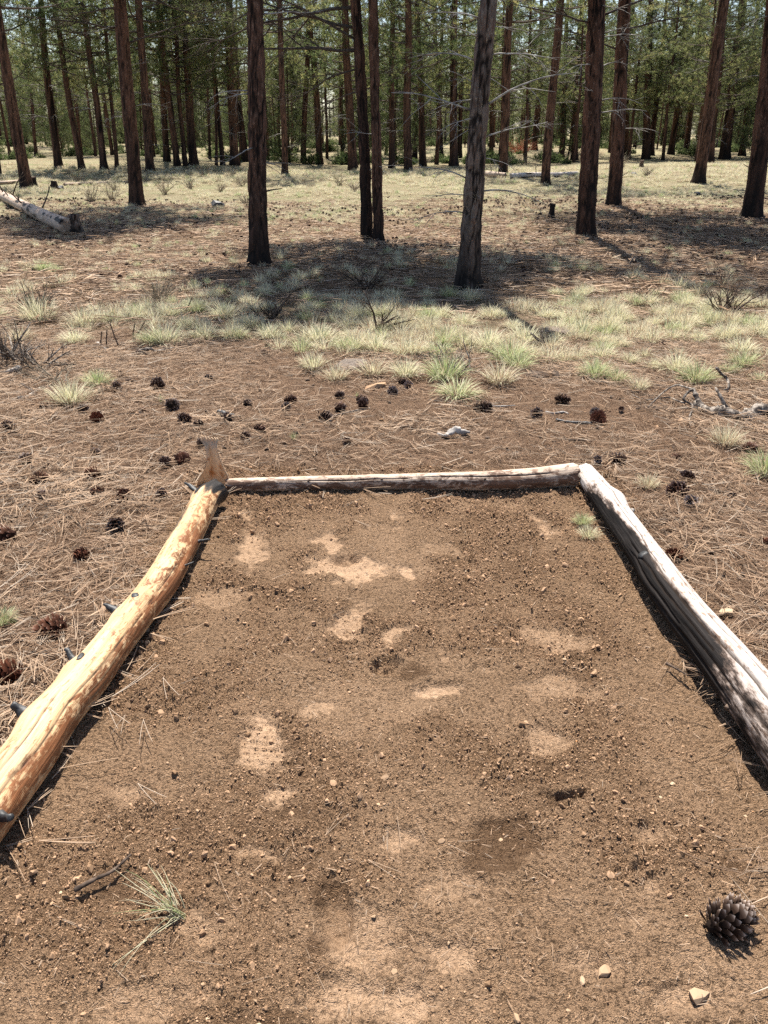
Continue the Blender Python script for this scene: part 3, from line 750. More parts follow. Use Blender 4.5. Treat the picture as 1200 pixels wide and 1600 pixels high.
# ------------------------------------------------------------------ scatter (stuff) through geometry nodes
def scatter(name, P, sources, label, cat, rot=None, scl=None, idx=None):
    n = len(P)
    me = bpy.data.meshes.new(name); me.vertices.add(n); me.vertices.foreach_set('co', np.asarray(P, np.float32).ravel())
    rot = rng.uniform(0, 6.283, (n, 3)) * [0, 0, 1] if rot is None else rot
    me.attributes.new('rot', 'FLOAT_VECTOR', 'POINT').data.foreach_set('vector', np.asarray(rot, np.float32).ravel())
    me.attributes.new('scl', 'FLOAT', 'POINT').data.foreach_set('value', np.asarray(scl if scl is not None else np.ones(n), np.float32))
    me.attributes.new('idx', 'INT', 'POINT').data.foreach_set('value', np.asarray(idx if idx is not None else rng.integers(0, len(sources), n), np.int32))
    o = link(name, me); tag(o, label, cat, None, 'stuff')
    coll = bpy.data.collections.new(name + '_sources')
    for i, sm in enumerate(sources):
        so = bpy.data.objects.new('%s_source_%02d' % (name, i), sm); coll.objects.link(so)
    ng = bpy.data.node_groups.new(name, 'GeometryNodeTree')
    ng.interface.new_socket('Geometry', in_out='INPUT', socket_type='NodeSocketGeometry')
    ng.interface.new_socket('Geometry', in_out='OUTPUT', socket_type='NodeSocketGeometry')
    N = ng.nodes; gi = N.new('NodeGroupInput'); gout = N.new('NodeGroupOutput')
    ci = N.new('GeometryNodeCollectionInfo'); ci.inputs[0].default_value = coll
    ci.inputs['Separate Children'].default_value = True; ci.inputs['Reset Children'].default_value = True
    ip = N.new('GeometryNodeInstanceOnPoints'); ip.inputs['Pick Instance'].default_value = True
    def na(nm, ty):
        q = N.new('GeometryNodeInputNamedAttribute'); q.data_type = ty; q.inputs[0].default_value = nm; return q.outputs[0]
    ng.links.new(gi.outputs[0], ip.inputs['Points']); ng.links.new(ci.outputs[0], ip.inputs['Instance'])
    ng.links.new(na('idx', 'INT'), ip.inputs['Instance Index'])
    ng.links.new(na('rot', 'FLOAT_VECTOR'), ip.inputs['Rotation']); ng.links.new(na('scl', 'FLOAT'), ip.inputs['Scale'])
    ng.links.new(ip.outputs[0], gout.inputs[0])
    o.modifiers.new('scatter', 'NODES').node_group = ng
    return o

P = np.array(pts[225:]); P3 = np.stack([P[:, 0], P[:, 1], gzv(P[:, 0], P[:, 1]) + 0.02], 1)
rr_ = rng.uniform(0, 6.283, (len(P), 3)); rr_[:, 0] = PI / 2 + rng.normal(0, 0.3, len(P))
scatter('fallen_cones', P3, [CONES[3], CONES[1]], 'far carpet of dark fallen pine cones under the trees', 'pine cones', rr_, rng.uniform(0.5, 0.95, len(P)))

# needle patches
def needle_patch(seed, n=12, rad=0.10, flat=0.012, lmin=0.06, lmax=0.17, w=0.0009, lo=0.2, hi=1.0):
    rr = random.Random(seed); b = MB()
    for i in range(n):
        a = rr.uniform(0, 6.28); c = np.array([rr.gauss(0, rad), rr.gauss(0, rad), 0.003 + abs(rr.gauss(0, flat))])
        ln = rr.uniform(lmin, lmax); k = rr.uniform(-2.5, 2.5); sl = rr.gauss(0, 0.07); t_ = rr.uniform(lo, hi)
        for tw in range(rr.choice((1, 2, 3))):
            aa_ = a + rr.gauss(0, 0.09); P = []; p_ = c.copy(); h_ = aa_
            for q in range(5):
                P.append(p_.copy()); h_ += k * ln / 4; p_ = p_ + np.array([math.cos(h_), math.sin(h_), sl]) * ln / 4
            P = np.array(P); P[:, 2] = np.maximum(P[:, 2], 0.002)
            V, Q, T = tube(P, w * np.array([1, 1, 1, 0.9, 0.5]), 3, False); b.add(V, None, Q, 0, min(1, max(0, t_ + rr.gauss(0, 0.08))))
    return b.mesh('needle_patch', [M_NEEDLE])
NP_ = [needle_patch(s) for s in range(8)]
NPG = [needle_patch(40 + s, 14, 0.12, 0.02, 0.06, 0.16, 0.0011, 0.55, 1.0) for s in range(4)]
def litter_density(x, y):
    s = soil_mask(x, y)
    back = np.exp(-((x - 0.1) / 1.9) ** 4) * ss(3.8, 4.1, y) * (1 - ss(5.2, 6.4, y))
    right_b = np.exp(-((x - 1.9) / 0.9) ** 2 - ((y - 5.0) / 0.5) ** 2)
    bare = 0.5 * ss(0.1, 0.45, fbm(x * 1.4, y * 1.4, 3, 77))
    corner = 0.10 * ss(0.3, 1.0, x) * (1 - ss(1.2, 1.6, y))
    leftlow = 0.45 * ss(0.0, 0.6, -x - 0.9) * (1 - ss(1.9, 2.6, y))
    return np.clip((1 - s) * (1 - 0.62 * back - 0.5 * right_b - bare - leftlow) * (1 - 0.7 * ss(6.2, 7.5, y)), 0.0, 1) + s * (0.0015 + 0.45 * corner)
def sample(n, x0, x1, y0, y1, dens, yp=1.0):
    xs = rng.uniform(x0, x1, n); yy_ = y0 + (y1 - y0) * rng.uniform(0, 1, n) ** yp
    keep = rng.uniform(0, 1, n) < dens(xs, yy_); return xs[keep], yy_[keep]
xs, yy_ = sample(17000, -4.8, 4.8, 0.4, 9.0, litter_density)
k_ = np.abs(xs) < 0.75 * yy_ + 1.6; xs, yy_ = xs[k_], yy_[k_]
P3 = np.stack([xs, yy_, gzv(xs, yy_)], 1)
greyf = fbm(xs * 1.7, yy_ * 1.7, 2, 78) > 0.22
ix = np.where(greyf, rng.integers(8, 12, len(xs)), rng.integers(0, 8, len(xs)))
scatter('needle_litter', P3, NP_ + NPG, 'tan and rust coloured fallen pine needles strewn over the ground', 'pine needles', None, rng.uniform(0.75, 1.25, len(xs)), ix)
def mid_dens(a, b_): return (1 - 0.8 * grass_amount(a, b_)) * 0.9
xs, yy_ = sample(9000, -13, 13, 7.5, 24, mid_dens); k_ = np.abs(xs) < 0.56 * yy_ + 0.8; xs, yy_ = xs[k_], yy_[k_]
scatter('needle_duff', np.stack([xs, yy_, gzv(xs, yy_)], 1), [needle_patch(80 + s, 12, 0.16, 0.02, 0.10, 0.2, 0.0028, 0.0, 1.0) for s in range(5)], 'sparse needle duff and broken twigs under the first trees', 'pine needles', None, rng.uniform(0.9, 1.8, len(xs)))
# single needles on the dug soil
one = [needle_patch(60 + s, 1, 0.0, 0.001, 0.04, 0.12, 0.0007, 0.6, 1.0) for s in range(8)]
xs, yy_ = sample(240, -1.6, 1.6, 0.5, 4.0, lambda a, b_: soil_mask(a, b_) * (0.25 + 0.5 * ss(0.0, 0.4, fbm(a * 2, b_ * 2, 2, 79)) + 0.3 * (b_ < 1.5)))
bits = [needle_patch(90 + s, 7, 0.06, 0.001, 0.006, 0.026, 0.0005, 0.3, 0.9) for s in range(6)]
bx, by = sample(2600, -1.6, 1.8, 0.5, 4.2, lambda a, b_: soil_mask(a, b_) * (0.28 + 0.5 * (1 - ss(0.8, 1.9, b_)) + 0.4 * ss(0, 0.35, fbm(a * 2.3, b_ * 2.3, 3, 82))))
scatter('plant_debris', np.stack([bx, by, gzv(bx, by) + 0.002], 1), bits, 'short broken needle bits and fibres mixed into the dug soil', 'debris', None, rng.uniform(0.7, 1.3, len(bx)))
ex = [hit(*q) for q in [(620, 1275), (650, 1280), (605, 1320), (715, 1315), (700, 1320), (675, 1385), (690, 1390), (425, 905), (455, 1060), (975, 1110), (340, 1030), (1000, 1240), (545, 1560), (200, 1530)]]
xs = np.concatenate([xs, [q.x for q in ex]]); yy_ = np.concatenate([yy_, [q.y for q in ex]])
scatter('loose_needles', np.stack([xs, yy_, gzv(xs, yy_) + 0.003], 1), one, 'single dry pine needles lying on the dug soil', 'pine needles', None, rng.uniform(0.5, 1.1, len(xs)))

# litter crumbs: bark bits and broken needles
def crumb(seed, flat=0.5):
    rr = np.random.default_rng(seed)
    u = []
    for lat, m in ((-0.9, 4), (-0.3, 7), (0.35, 7), (0.9, 4)):
        for i in range(m):
            a = 6.283 * i / m + lat * 2; u.append((math.cos(lat) * math.cos(a), math.cos(lat) * math.sin(a), math.sin(lat)))
    V = np.array(u) * (1 + rr.uniform(-0.42, 0.42, len(u)))[:, None] * [1, rr.uniform(0.6, 1), flat]
    import bmesh
    bm = bmesh.new()
    for v in V: bm.verts.new(v)
    r_ = bmesh.ops.convex_hull(bm, input=bm.verts)
    loose = [v for v in bm.verts if not v.link_faces]
    bmesh.ops.delete(bm, geom=loose, context='VERTS')
    me = bpy.data.meshes.new('crumb'); bm.to_mesh(me); bm.free(); return me
clods = []
for s in range(5):
    m_ = crumb(s, 0.75); m_.materials.append(M_CLOD); clods.append(m_)
def clod_dens(x, y):
    s = soil_mask(x, y); c = np.zeros_like(x); nw = 1.5 * fbm(x * 8, y * 8, 5, 51, 0.62)
    for e in EL: c = np.maximum(c, 1 - ss(0.72, 1.1, ell(x, y, e, nw)))
    for e in MO: c = np.maximum(c, 0.8 * (1 - ss(0.6, 1.15, ell(x, y, e, nw))))
    return (s * 0.9 + 0.1) * (1 - 0.72 * c) * ss(-0.30, 0.45, fbm(x * 3.3, y * 3.3, 3, 71))
xs, yy_ = sample(520000, -1.7, 1.9, 0.5, 5.0, clod_dens, 1.5)
u_ = rng.uniform(0, 1, len(xs)); sz = (0.0008 + 0.0011 * u_ + 0.0016 * u_ ** 10 + 0.006 * u_ ** 250) * (1 + 0.22 * np.maximum(0, yy_ - 1))
scatter('soil_crumbs', np.stack([xs, yy_, gzv(xs, yy_) + sz * 0.15], 1), clods, 'loose crumbs and clods of dug brown soil', 'soil', rng.uniform(0, 6.28, (len(xs), 3)), sz)
chips = []
for s in range(4):
    m_ = crumb(30 + s, 0.3); m_.materials.append(M_TWIG); chips.append(m_)
xs, yy_ = sample(9000, -5, 5, 1.0, 9.5, lambda a, b_: (1 - soil_mask(a, b_)) * ss(-0.25, 0.35, fbm(a * 1.9, b_ * 1.9, 3, 83)))
k_ = np.abs(xs) < 0.6 * yy_ + 0.5; xs, yy_ = xs[k_], yy_[k_]
sz = 0.004 + 0.013 * rng.uniform(0, 1, len(xs)) ** 2.5
scatter('bark_chips', np.stack([xs, yy_, gzv(xs, yy_) + 0.006], 1), chips, 'dark bark flakes and cone scraps strewn through the needle litter', 'bark chips', rng.normal(0, 0.3, (len(xs), 3)) + rng.uniform(0, 6.28, (len(xs), 3)) * [0, 0, 1], sz)
pebs = []
for s in range(4):
    m_ = crumb(20 + s, 0.5); m_.materials.append(M_PEB); pebs.append(m_)
xs, yy_ = sample(900, -1.5, 1.7, 0.55, 3.9, lambda a, b_: soil_mask(a, b_) * (0.15 + 0.5 * (1 - ss(0.8, 2.2, b_))))
sz = 0.002 + 0.005 * rng.uniform(0, 1, len(xs)) ** 3
scatter('pale_grit', np.stack([xs, yy_, gzv(xs, yy_) + sz * 0.2], 1), pebs, 'pale grit and small pebbles in the dug soil', 'gravel', rng.uniform(0, 0.5, (len(xs), 3)) * [1, 1, 12], sz)
for px, py, w, lb in [(601, 1213, 17, 'pale lumpy stone in the middle of the dug soil'), (1095, 1545, 30, 'flat tan stone near the large pine cone'), (912, 1526, 15, 'small beige stone on the soil below the large pine cone'),
                      (808, 1587, 17, 'orange stone at the near edge of the dug soil'), (945, 1507, 22, 'angular tan stone between the pine cone and the near edge'), (1133, 967, 18, 'flat tan stone behind the grey log'), (691, 1312, 12, 'tiny pale stone chip by the pine needles'), (617, 1505, 12, 'small pale chip on the footprint soil'),
                      (1152, 1010, 20, 'rusty flat stone pressed against the grey log')]:
    p = hit(px, py); s_ = 0.5 * w / F * depth(p)
    m_ = crumb(px, 0.55); m_.materials.append(M_PEB)
    tag(link('stone', m_, None, (p.x, p.y, gz(p.x, p.y) + s_ * 0.3), (R.uniform(-.2, .2), R.uniform(-.2, .2), R.uniform(0, 6)), s_), lb, 'stone')

# ------------------------------------------------------------------ grass
def tuft_mesh(seed, n=90, h=0.2, r0=0.03, spread=0.9, t0=0.3, t1=0.7, w=0.0018, droop=1.0, dead=0.12):
    rr = random.Random(seed); b = MB()
    for i in range(n):
        a = rr.uniform(0, 6.28); q = rr.random() ** 0.6
        base = np.array([math.cos(a) * r0 * q, math.sin(a) * r0 * q, -0.004])
        th = spread * (0.15 + 0.85 * q) * rr.uniform(0.6, 1.15); ln = h * rr.uniform(0.55, 1.1) * (1 - 0.2 * q); az = a + rr.gauss(0, 0.5)
        tv = rr.uniform(t0, t1) if rr.random() > dead else rr.uniform(0.85, 1.0)
        side = np.array([-math.sin(az), math.cos(az), 0]) * w * rr.uniform(0.7, 1.3)
        P = [base]; el = PI / 2 - th * 0.6
        for k in range(4):
            P.append(P[-1] + np.array([math.cos(az) * math.cos(el), math.sin(az) * math.cos(el), math.sin(el)]) * ln / 4); el -= th * 0.22 * droop
        V = []; 
        for k in range(5):
            f = (1, 1, 0.85, 0.6, 0.12)[k]; V += [P[k] - side * f, P[k] + side * f]
        V = np.array(V); V[:, 2] = np.maximum(V[:, 2], -0.004 + 0 * V[:, 2])
        A = np.repeat(np.clip(tv + np.array([0.18, 0.05, 0, 0.06, 0.14]), 0, 1), 2)
        b.add(V, None, [(2 * k, 2 * k + 1, 2 * k + 3, 2 * k + 2) for k in range(4)], 0, A)
    return b.mesh('grass_tuft', [M_GRASS])
TG = {'green': [tuft_mesh(s, 300, 0.17, 0.06, 1.25, 0.05, 0.55, 0.0016, 1.2) for s in (1, 2)], 'pale': [tuft_mesh(s, 300, 0.155, 0.065, 1.35, 0.42, 0.85, 0.0016, 1.3) for s in (3, 4, 5)],
      'tan': [tuft_mesh(s, 230, 0.165, 0.055, 1.2, 0.5, 0.95, 0.0016, dead=0.3) for s in (6, 7)], 'low': [tuft_mesh(s, 260, 0.15, 0.06, 1.6, 0.2, 0.62, 0.0016, 1.3) for s in (8,)],
      'sprig': [tuft_mesh(9, 30, 0.12, 0.02, 0.9, 0.05, 0.45)], 'grey': [tuft_mesh(10, 240, 0.16, 0.06, 1.2, 0.45, 0.75, 0.0016, dead=0.22)]}
TUFTS = [ # base px, width px, kind, label or None
 (642,556,46,'grey',None),(582,587,48,'tan','brownish bunchgrass clump at the front edge of the grass band, beside the grey slab'),(695,594,56,'green','bright green bunchgrass clump at the front edge of the grass band near its middle'),(715,622,56,'low','low splayed yellow green bunchgrass standing forward of the grass band'),
 (780,600,56,'tan','tan bunchgrass clump next to the bright green clump in the middle of the band'),(763,545,54,'pale',None),(797,567,52,'green','green bunchgrass leaning over in the middle of the band'),(633,592,42,'pale',None),(527,594,40,'tan',None),(490,577,42,'grey',None),(500,535,56,'pale','wide pale bunchgrass clump west of the grey slab'),
 (450,522,36,'pale',None),(423,530,40,'pale',None),(480,503,32,'green',None),(550,551,34,'green',None),(587,551,46,'pale',None),(557,622,16,'sprig','single green grass sprig beside a dark mound of needles'),(693,541,42,'green',None),(723,511,36,'pale',None),(667,511,36,'pale',None),(690,497,36,'pale',None),(767,497,36,'pale',None),(607,517,34,'grey',None),(543,514,34,'pale',None),
 (930,591,44,'green','green bunchgrass clump west of the brightest clump on the east side'),(1088,598,48,'green','brightest green bunchgrass clump above the twisted branch'),(962,596,36,'green',None),(1057,582,48,'pale','pale bunchgrass leaning against the brightest green clump'),(1160,574,42,'green',None),(1157,553,46,'pale',None),(1007,560,26,'grey',None),(982,570,28,'pale',None),(1020,576,26,'pale',None),
 (947,527,36,'green','upright green bunchgrass behind the middle clumps east of the dead shrub'),(1057,521,28,'green',None),(810,577,42,'green',None),(968,544,26,'pale',None),(940,564,42,'pale',None),(883,567,32,'pale',None),(903,567,26,'grey',None),(960,500,28,'pale',None),(1090,533,24,'pale',None),(997,611,32,'tan','tan thin bunchgrass forward of the band near the twisted branch tips'),
 (820,537,52,'pale',None),(1140,586,26,'green',None),(1187,597,28,'low',None),(1133,697,50,'tan','straw coloured tuft with long dead blades below the twisted branch'),(1196,745,56,'green','green bunchgrass at the east edge below the twisted branch'),(1187,523,42,'pale',None),(1137,527,42,'pale',None),
 (110,631,58,'grey','grey green bunchgrass clump standing alone among the cones west of the plot'),(153,604,36,'green','short olive bunchgrass behind the lone grey green clump'),(257,538,62,'pale',None),(130,511,46,'grey',None),(63,503,60,'grey',None),(350,497,42,'pale',None),(320,530,42,'pale',None),(252,629,26,'sprig','green grass sprig in front of a black pine cone'),
 (267,494,36,'pale',None),(68,423,26,'green','small yellow green plant on the reddish duff far to the west'),(307,487,36,'pale',None),(373,530,34,'low',None),(290,514,36,'pale',None),(213,497,36,'pale',None),(177,497,36,'tan',None),(117,537,40,'pale',None),(33,534,42,'tan',None),(240,540,40,'green',None),
 (910,818,26,'green','small green tuft on the soil beside the grey log'),(920,838,30,'grey','short grey grass stubble on the soil beside the grey log'),(6,975,34,'green','green tuft at the west edge beside the yellow log'),(460,690,30,'sprig','sparse green sprig in the litter behind the cross log'),(1013,765,34,'tan','dry flattened tuft just east of the grey log'),(395,512,30,'pale',None),(735,470,34,'pale',None),(870,520,40,'pale',None),(1050,498,36,'pale',None),(1100,505,36,'pale',None),(560,500,40,'pale',None)]
for px, py, w, kd, lb in TUFTS:
    p = hit(px, py); s_ = w / F * depth(p) / 0.18
    o = link('grass_tuft', R.choice(TG[kd]), None, (p.x, p.y, gz(p.x, p.y)), (0, 0, R.uniform(0, 6.28)), (s_, s_, s_ * R.uniform(0.8, 1.0)))
    nm = {'green': 'green', 'pale': 'pale', 'tan': 'tan', 'low': 'low', 'sprig': 'green', 'grey': 'grey green'}[kd]
    tag(o, lb or nm + ' bunchgrass clump crowded among others in the sunlit grass band', 'grass tuft', nm + ' clumps of the sunlit grass band')
n_t = 0
while n_t < 95:
    y_ = R.uniform(6.3, 9.2); x_ = R.uniform(-0.5, 0.5) * y_
    if grass_amount(np.array([x_]), np.array([y_]))[0] < R.uniform(0.25, 0.7) or x_ < -0.8 and R.random() < 0.5: continue
    kd = R.choice(('pale', 'pale', 'pale', 'grey', 'green', 'tan')); s_ = R.uniform(0.7, 1.25); n_t += 1
    o = link('grass_tuft', R.choice(TG[kd]), None, (x_, y_, gz(x_, y_)), (0, 0, R.uniform(0, 6.28)), (s_, s_, s_ * R.uniform(0.75, 1.05)))
    nm = {'green': 'green', 'pale': 'pale', 'tan': 'tan', 'grey': 'grey green'}[kd]
    tag(o, nm + ' bunchgrass clump crowded among others in the sunlit grass band', 'grass tuft', nm + ' clumps of the sunlit grass band')
# tuft pulled sideways on the near soil
def flat_tuft():
    rr = random.Random(5); b = MB()
    p = hit(284, 1425)
    for i in range(40):
        tx, ty = rr.uniform(170, 260), rr.uniform(1345, 1440)
        if i < 6: tx, ty = rr.uniform(205, 275), rr.uniform(1330, 1370)
        if i in (6, 7, 8): tx, ty = rr.uniform(165, 190), rr.uniform(1490, 1520)
        t_ = hit(tx, ty, 0.02 if i in (6, 7, 8) else rr.uniform(0.03, 0.075)); bs_ = hit(284 + rr.uniform(-14, 6), 1424 + rr.uniform(-9, 7))
        f0 = np.array(bs_); f1 = np.array(t_); md = (f0 + f1) / 2 + [0, 0, rr.uniform(0.0, 0.035)] + np.array([rr.uniform(-.01, .01), rr.uniform(-.01, .01), 0])
        tt = np.linspace(0, 1, 6)[:, None]; P = (1 - tt) ** 2 * f0 + 2 * tt * (1 - tt) * md + tt ** 2 * f1
        P = P - np.array(p)
        V, Q, T = tube(P, np.array([1, 1, 1, .9, .7, .3]) * rr.uniform(0.0006, 0.0013), 4, False)
        b.add(V, None, Q, 0, rr.choice((0.05, 0.15, 0.25, 0.4)) if 11 <= i < 22 else rr.uniform(0.62, 0.9))
    o = link('grass_tuft', b.mesh('grass_tuft', [M_GRASS]), None, (p.x, p.y, gz(p.x, p.y) + 0.004))
    tag(o, 'uprooted looking tuft of green and straw blades on the near soil', 'grass tuft')
flat_tuft()

small = [tuft_mesh(70 + s, 110, 0.15, 0.06, 1.35, 0.45, 0.88, 0.0020, 1.2) for s in range(3)] + [tuft_mesh(75 + s, 90, 0.13, 0.06, 1.4, 0.55, 0.95, 0.0020, dead=0.25) for s in range(3)] + [tuft_mesh(79, 90, 0.14, 0.05, 1.2, 0.15, 0.6, 0.0020)]
xs, yy_ = sample(15000, -6.5, 6.5, 6.0, 12, lambda a, b_: grass_amount(a, b_) * ss(-0.2, 0.25, fbm(a / 0.6, b_ / 0.6, 3, 42)) * (0.30 + 0.22 * ss(-1.8, 0.2, a) * (b_ < 8.7)))
k_ = np.abs(xs) < 0.62 * yy_ + 0.6; xs, yy_ = xs[k_], yy_[k_]
x2, y2 = sample(22000, -26, 26, 11, 46, lambda a, b_: (0.25 + 0.75 * grass_amount(a, b_)) * ss(-0.45, 0.2, fbm(a / 1.3, b_ / 1.3, 3, 44)), 1.3)
k_ = np.abs(x2) < 0.58 * y2 + 1; x2, y2 = x2[k_], y2[k_]
xa, ya = np.concatenate([xs, x2]), np.concatenate([yy_, y2])
sc_ = rng.uniform(0.5, 1.3, len(xa)) * (1 - 0.25 * ss(10, 12, ya) + 0.6 * ss(16, 40, ya))
scatter('dry_grass', np.stack([xa, ya, gzv(xa, ya)], 1), small, 'short pale dry grass covering the forest floor under the pines', 'grass', None, sc_)

# ------------------------------------------------------------------ sticks, brush and dead shrubs
def grow(b, p, d, ln, r, depth_, rr, curl=0.35, kids=3, n=6, m=0, droop=0.0, sides=5, spread=0.8):
    P = [np.array(p, float)]; d = np.array(d, float); d /= np.linalg.norm(d)
    for i in range(n):
        d = d + np.array([rr.gauss(0, 1), rr.gauss(0, 1), rr.gauss(0, 0.7) - droop]) * curl / n * 1.6; d /= np.linalg.norm(d)
        P.append(P[-1] + d * ln / n)
    rad = [r * (1 - 0.72 * i / n) for i in range(n + 1)]
    V, Q, T = tube(P, rad, sides, True); b.add(V, T, Q, m, rr.random())
    if depth_ > 0:
        for k in range(kids):
            i = rr.randint(max(1, n // 4), n - 1); dd = (P[i + 1] - P[i]) / np.linalg.norm(P[i + 1] - P[i])
            q = np.array([rr.gauss(0, 1), rr.gauss(0, 1), rr.gauss(0, 0.8)]); q -= dd * q.dot(dd); q /= np.linalg.norm(q) + 1e-6
            grow(b, P[i], dd + q * spread, ln * rr.uniform(0.35, 0.65), rad[i] * 0.62, depth_ - 1, rr, curl, kids, max(3, n - 2), m, droop, max(3, sides - 1), spread)

def shrub(px, py, wpx, label, seed, stems=7, mat=None, up=1.0, ln_k=0.7, depth_=2, kids=3, r=0.004, name='dead_shrub', cat='shrub', curl=0.5, tilt=0.0, group=None):
    p = hit(px, py); w = wpx / F * depth(p); rr = random.Random(seed); b = MB()
    for i in range(stems):
        a = rr.uniform(0, 6.28); d = (math.cos(a) * 0.8 + tilt, math.sin(a) * 0.8, up * rr.uniform(0.6, 1.2))
        grow(b, (rr.gauss(0, w * 0.08), rr.gauss(0, w * 0.08), 0.0), d, w * ln_k * rr.uniform(0.7, 1.1), r * rr.uniform(0.7, 1.3), depth_, rr, curl, kids)
    V = b.V
    for v in V: v[:, 2] = np.maximum(v[:, 2], 0.003)
    o = link(name, b.mesh(name, [mat or M_TWIG]), None, (p.x, p.y, gz(p.x, p.y) - 0.003)); tag(o, label, cat, group)
    return o

def stick(pts_px, r0, r1, label, mat, lift=0.6, name='stick', twigs=0, seed=1, kids_len=0.12, n=26, heights=None, twist=0.0, cat='stick', wob=0.02):
    """a lying stick through image points (ground hits), real thickness"""
    K = []
    m = len(pts_px)
    for i, (px, py) in enumerate(pts_px):
        r = r0 + (r1 - r0) * i / max(1, m - 1); hh = heights[i] if heights else 0
        p = hit(px, py, r * lift + hh); K.append((p.x, p.y, p.z + (0.01 if not hh else 0)))
    C = catmull(K, n); o0 = C[0].copy(); rr = random.Random(seed)
    rad = np.linspace(r0, r1, n) * (1 + 0.18 * np.array([rr.uniform(-1, 1) for _ in range(n)]))
    b = MB(); V, Q, T = tube(C - o0, rad, 10)
    if twist:
        k = np.arange(n * 10) // 10; an = (np.arange(n * 10) % 10) * 0.628
        ctr = (C - o0)[k]; V[:n * 10] = ctr + (V[:n * 10] - ctr) * (1 + 0.42 * np.sin(2 * an + twist * k / n * 6.28))[:, None]
    b.add(V, T, Q)
    for t_ in range(twigs):
        i = rr.randint(n // 5, n - 2); dd = C[i + 1] - C[i]; dd /= np.linalg.norm(dd)
        grow(b, C[i] - o0, dd + np.array([rr.gauss(0, .6), rr.gauss(0, .6), abs(rr.gauss(0, .4))]), kids_len * rr.uniform(0.6, 1.3), rad[i] * 0.5, 1, rr, 0.5, 2)
    o = link(name, b.mesh(name, [mat]), None, tuple(o0)); tag(o, label, cat); return o

# twisted branch on the east side: main limb with forked arms as parts
tw = stick([(1240, 655), (1200, 645), (1165, 652), (1130, 647), (1105, 642), (1085, 632)], 0.048, 0.020, 'twisted weathered grey branch with forked tips lying on the needles', M_STICK, 0.9, 'fallen_branch', twist=3.0, n=60, cat='branch')
def arm(parent, pts_px, hs, r0, r1, nm='branch_fork', seed=0):
    K = [tuple(hit(px, py, h_)) for (px, py), h_ in zip(pts_px, hs)]
    n = 26; C = catmull(K, n) - np.array(parent.location); rr = random.Random(seed)
    b = MB(); V, Q, T = tube(C, np.linspace(r0, r1, n) * (1 + 0.2 * np.array([rr.uniform(-1, 1) for _ in range(n)])), 8); b.add(V, T, Q)
    link(nm, b.mesh(nm, [M_STICK]), parent)
arm(tw, [(1140, 645), (1132, 632), (1125, 618), (1118, 606)], [0.03, 0.08, 0.13, 0.16], 0.016, 0.007, seed=1)
arm(tw, [(1098, 640), (1092, 628), (1086, 615), (1083, 608)], [0.03, 0.06, 0.10, 0.12], 0.018, 0.012, seed=2)
arm(tw, [(1083, 609), (1076, 612), (1068, 624), (1082, 634), (1077, 652)], [0.12, 0.11, 0.07, 0.04, 0.015], 0.010, 0.006, seed=3)
arm(tw, [(1083, 608), (1068, 604), (1055, 602), (1035, 614), (1012, 637)], [0.12, 0.11, 0.10, 0.06, 0.015], 0.007, 0.004, seed=4)
arm(tw, [(1070, 630), (1058, 626), (1045, 621), (1025, 623), (1005, 624), (975, 610)], [0.05, 0.04, 0.03, 0.03, 0.02, 0.02], 0.006, 0.003, seed=5)
arm(tw, [(1186, 655), (1190, 665), (1196, 678)], [0.03, 0.02, 0.005], 0.008, 0.005, seed=6)
arm(tw, [(1190, 645), (1192, 636), (1205, 633)], [0.05, 0.08, 0.09], 0.012, 0.009, seed=7)
stick([(1119, 574), (1127, 584), (1136, 592), (1138, 606), (1131, 611)], 0.008, 0.012, 'short curled pale twig standing above the twisted branch', M_STICK, heights=[0.16, 0.11, 0.07, 0.03, 0.01])
stick([(684, 681), (695, 683), (703, 676), (712, 671), (720, 675), (733, 680)], 0.012, 0.016, 'bleached bent bone-like piece of driftwood behind the cross log', M_DEAD, heights=[0.0, 0.0, 0.025, 0.035, 0.02, 0.0], twist=1.0)
stick([(757, 637), (780, 637), (805, 636)], 0.005, 0.004, 'thin straight pale stick beside a squat cone', M_DEAD)
stick([(508, 655), (530, 650), (555, 644), (578, 640)], 0.004, 0.005, 'thin curved stick between two cones', M_STICK)
stick([(868, 658), (890, 662), (925, 664)], 0.008, 0.010, 'charred stick ending at a red brown cone', M_CHAR)
stick([(852, 646), (865, 648), (880, 646), (888, 649)], 0.007, 0.005, 'short pale stick beside a round black cone', M_DEAD)
stick([(342, 646), (358, 651), (376, 654)], 0.020, 0.010, 'dark flake of bark propped over a cone', M_CHAR, name='bark_flake', cat='bark')
stick([(117, 1396), (150, 1378), (176, 1366), (205, 1340)], 0.006, 0.003, 'short dark twig beside the uprooted grass tuft', M_TWIG)
stick([(1005, 817), (1030, 817), (1068, 813)], 0.011, 0.008, 'dark straight stick poking out behind the grey log', M_TWIG)
stick([(1105, 771), (1125, 770), (1138, 773)], 0.010, 0.009, 'reddish brown short stick beside a pale weathered cone', M_TWIG)
stick([(1120, 793), (1135, 795), (1152, 800)], 0.008, 0.006, 'thin brown stick below a pale weathered cone', M_TWIG)
stick([(820, 740), (858, 690), (870, 688)], 0.006, 0.004, 'thin dark stick lying behind the east end of the cross log', M_TWIG) if False else None
stick([(888, 690), (905, 690), (925, 692)], 0.006, 0.005, 'slim dark stick lying behind the corner of the logs', M_TWIG)
stick([(1042, 1068), (1070, 1085), (1060, 1078)], 0.004, 0.003, 'x', M_TWIG) if False else None
stick([(1040, 1040), (1055, 1048), (1075, 1060)], 0.005, 0.003, 'slim brown stick on the soil beside the charred flank', M_TWIG)
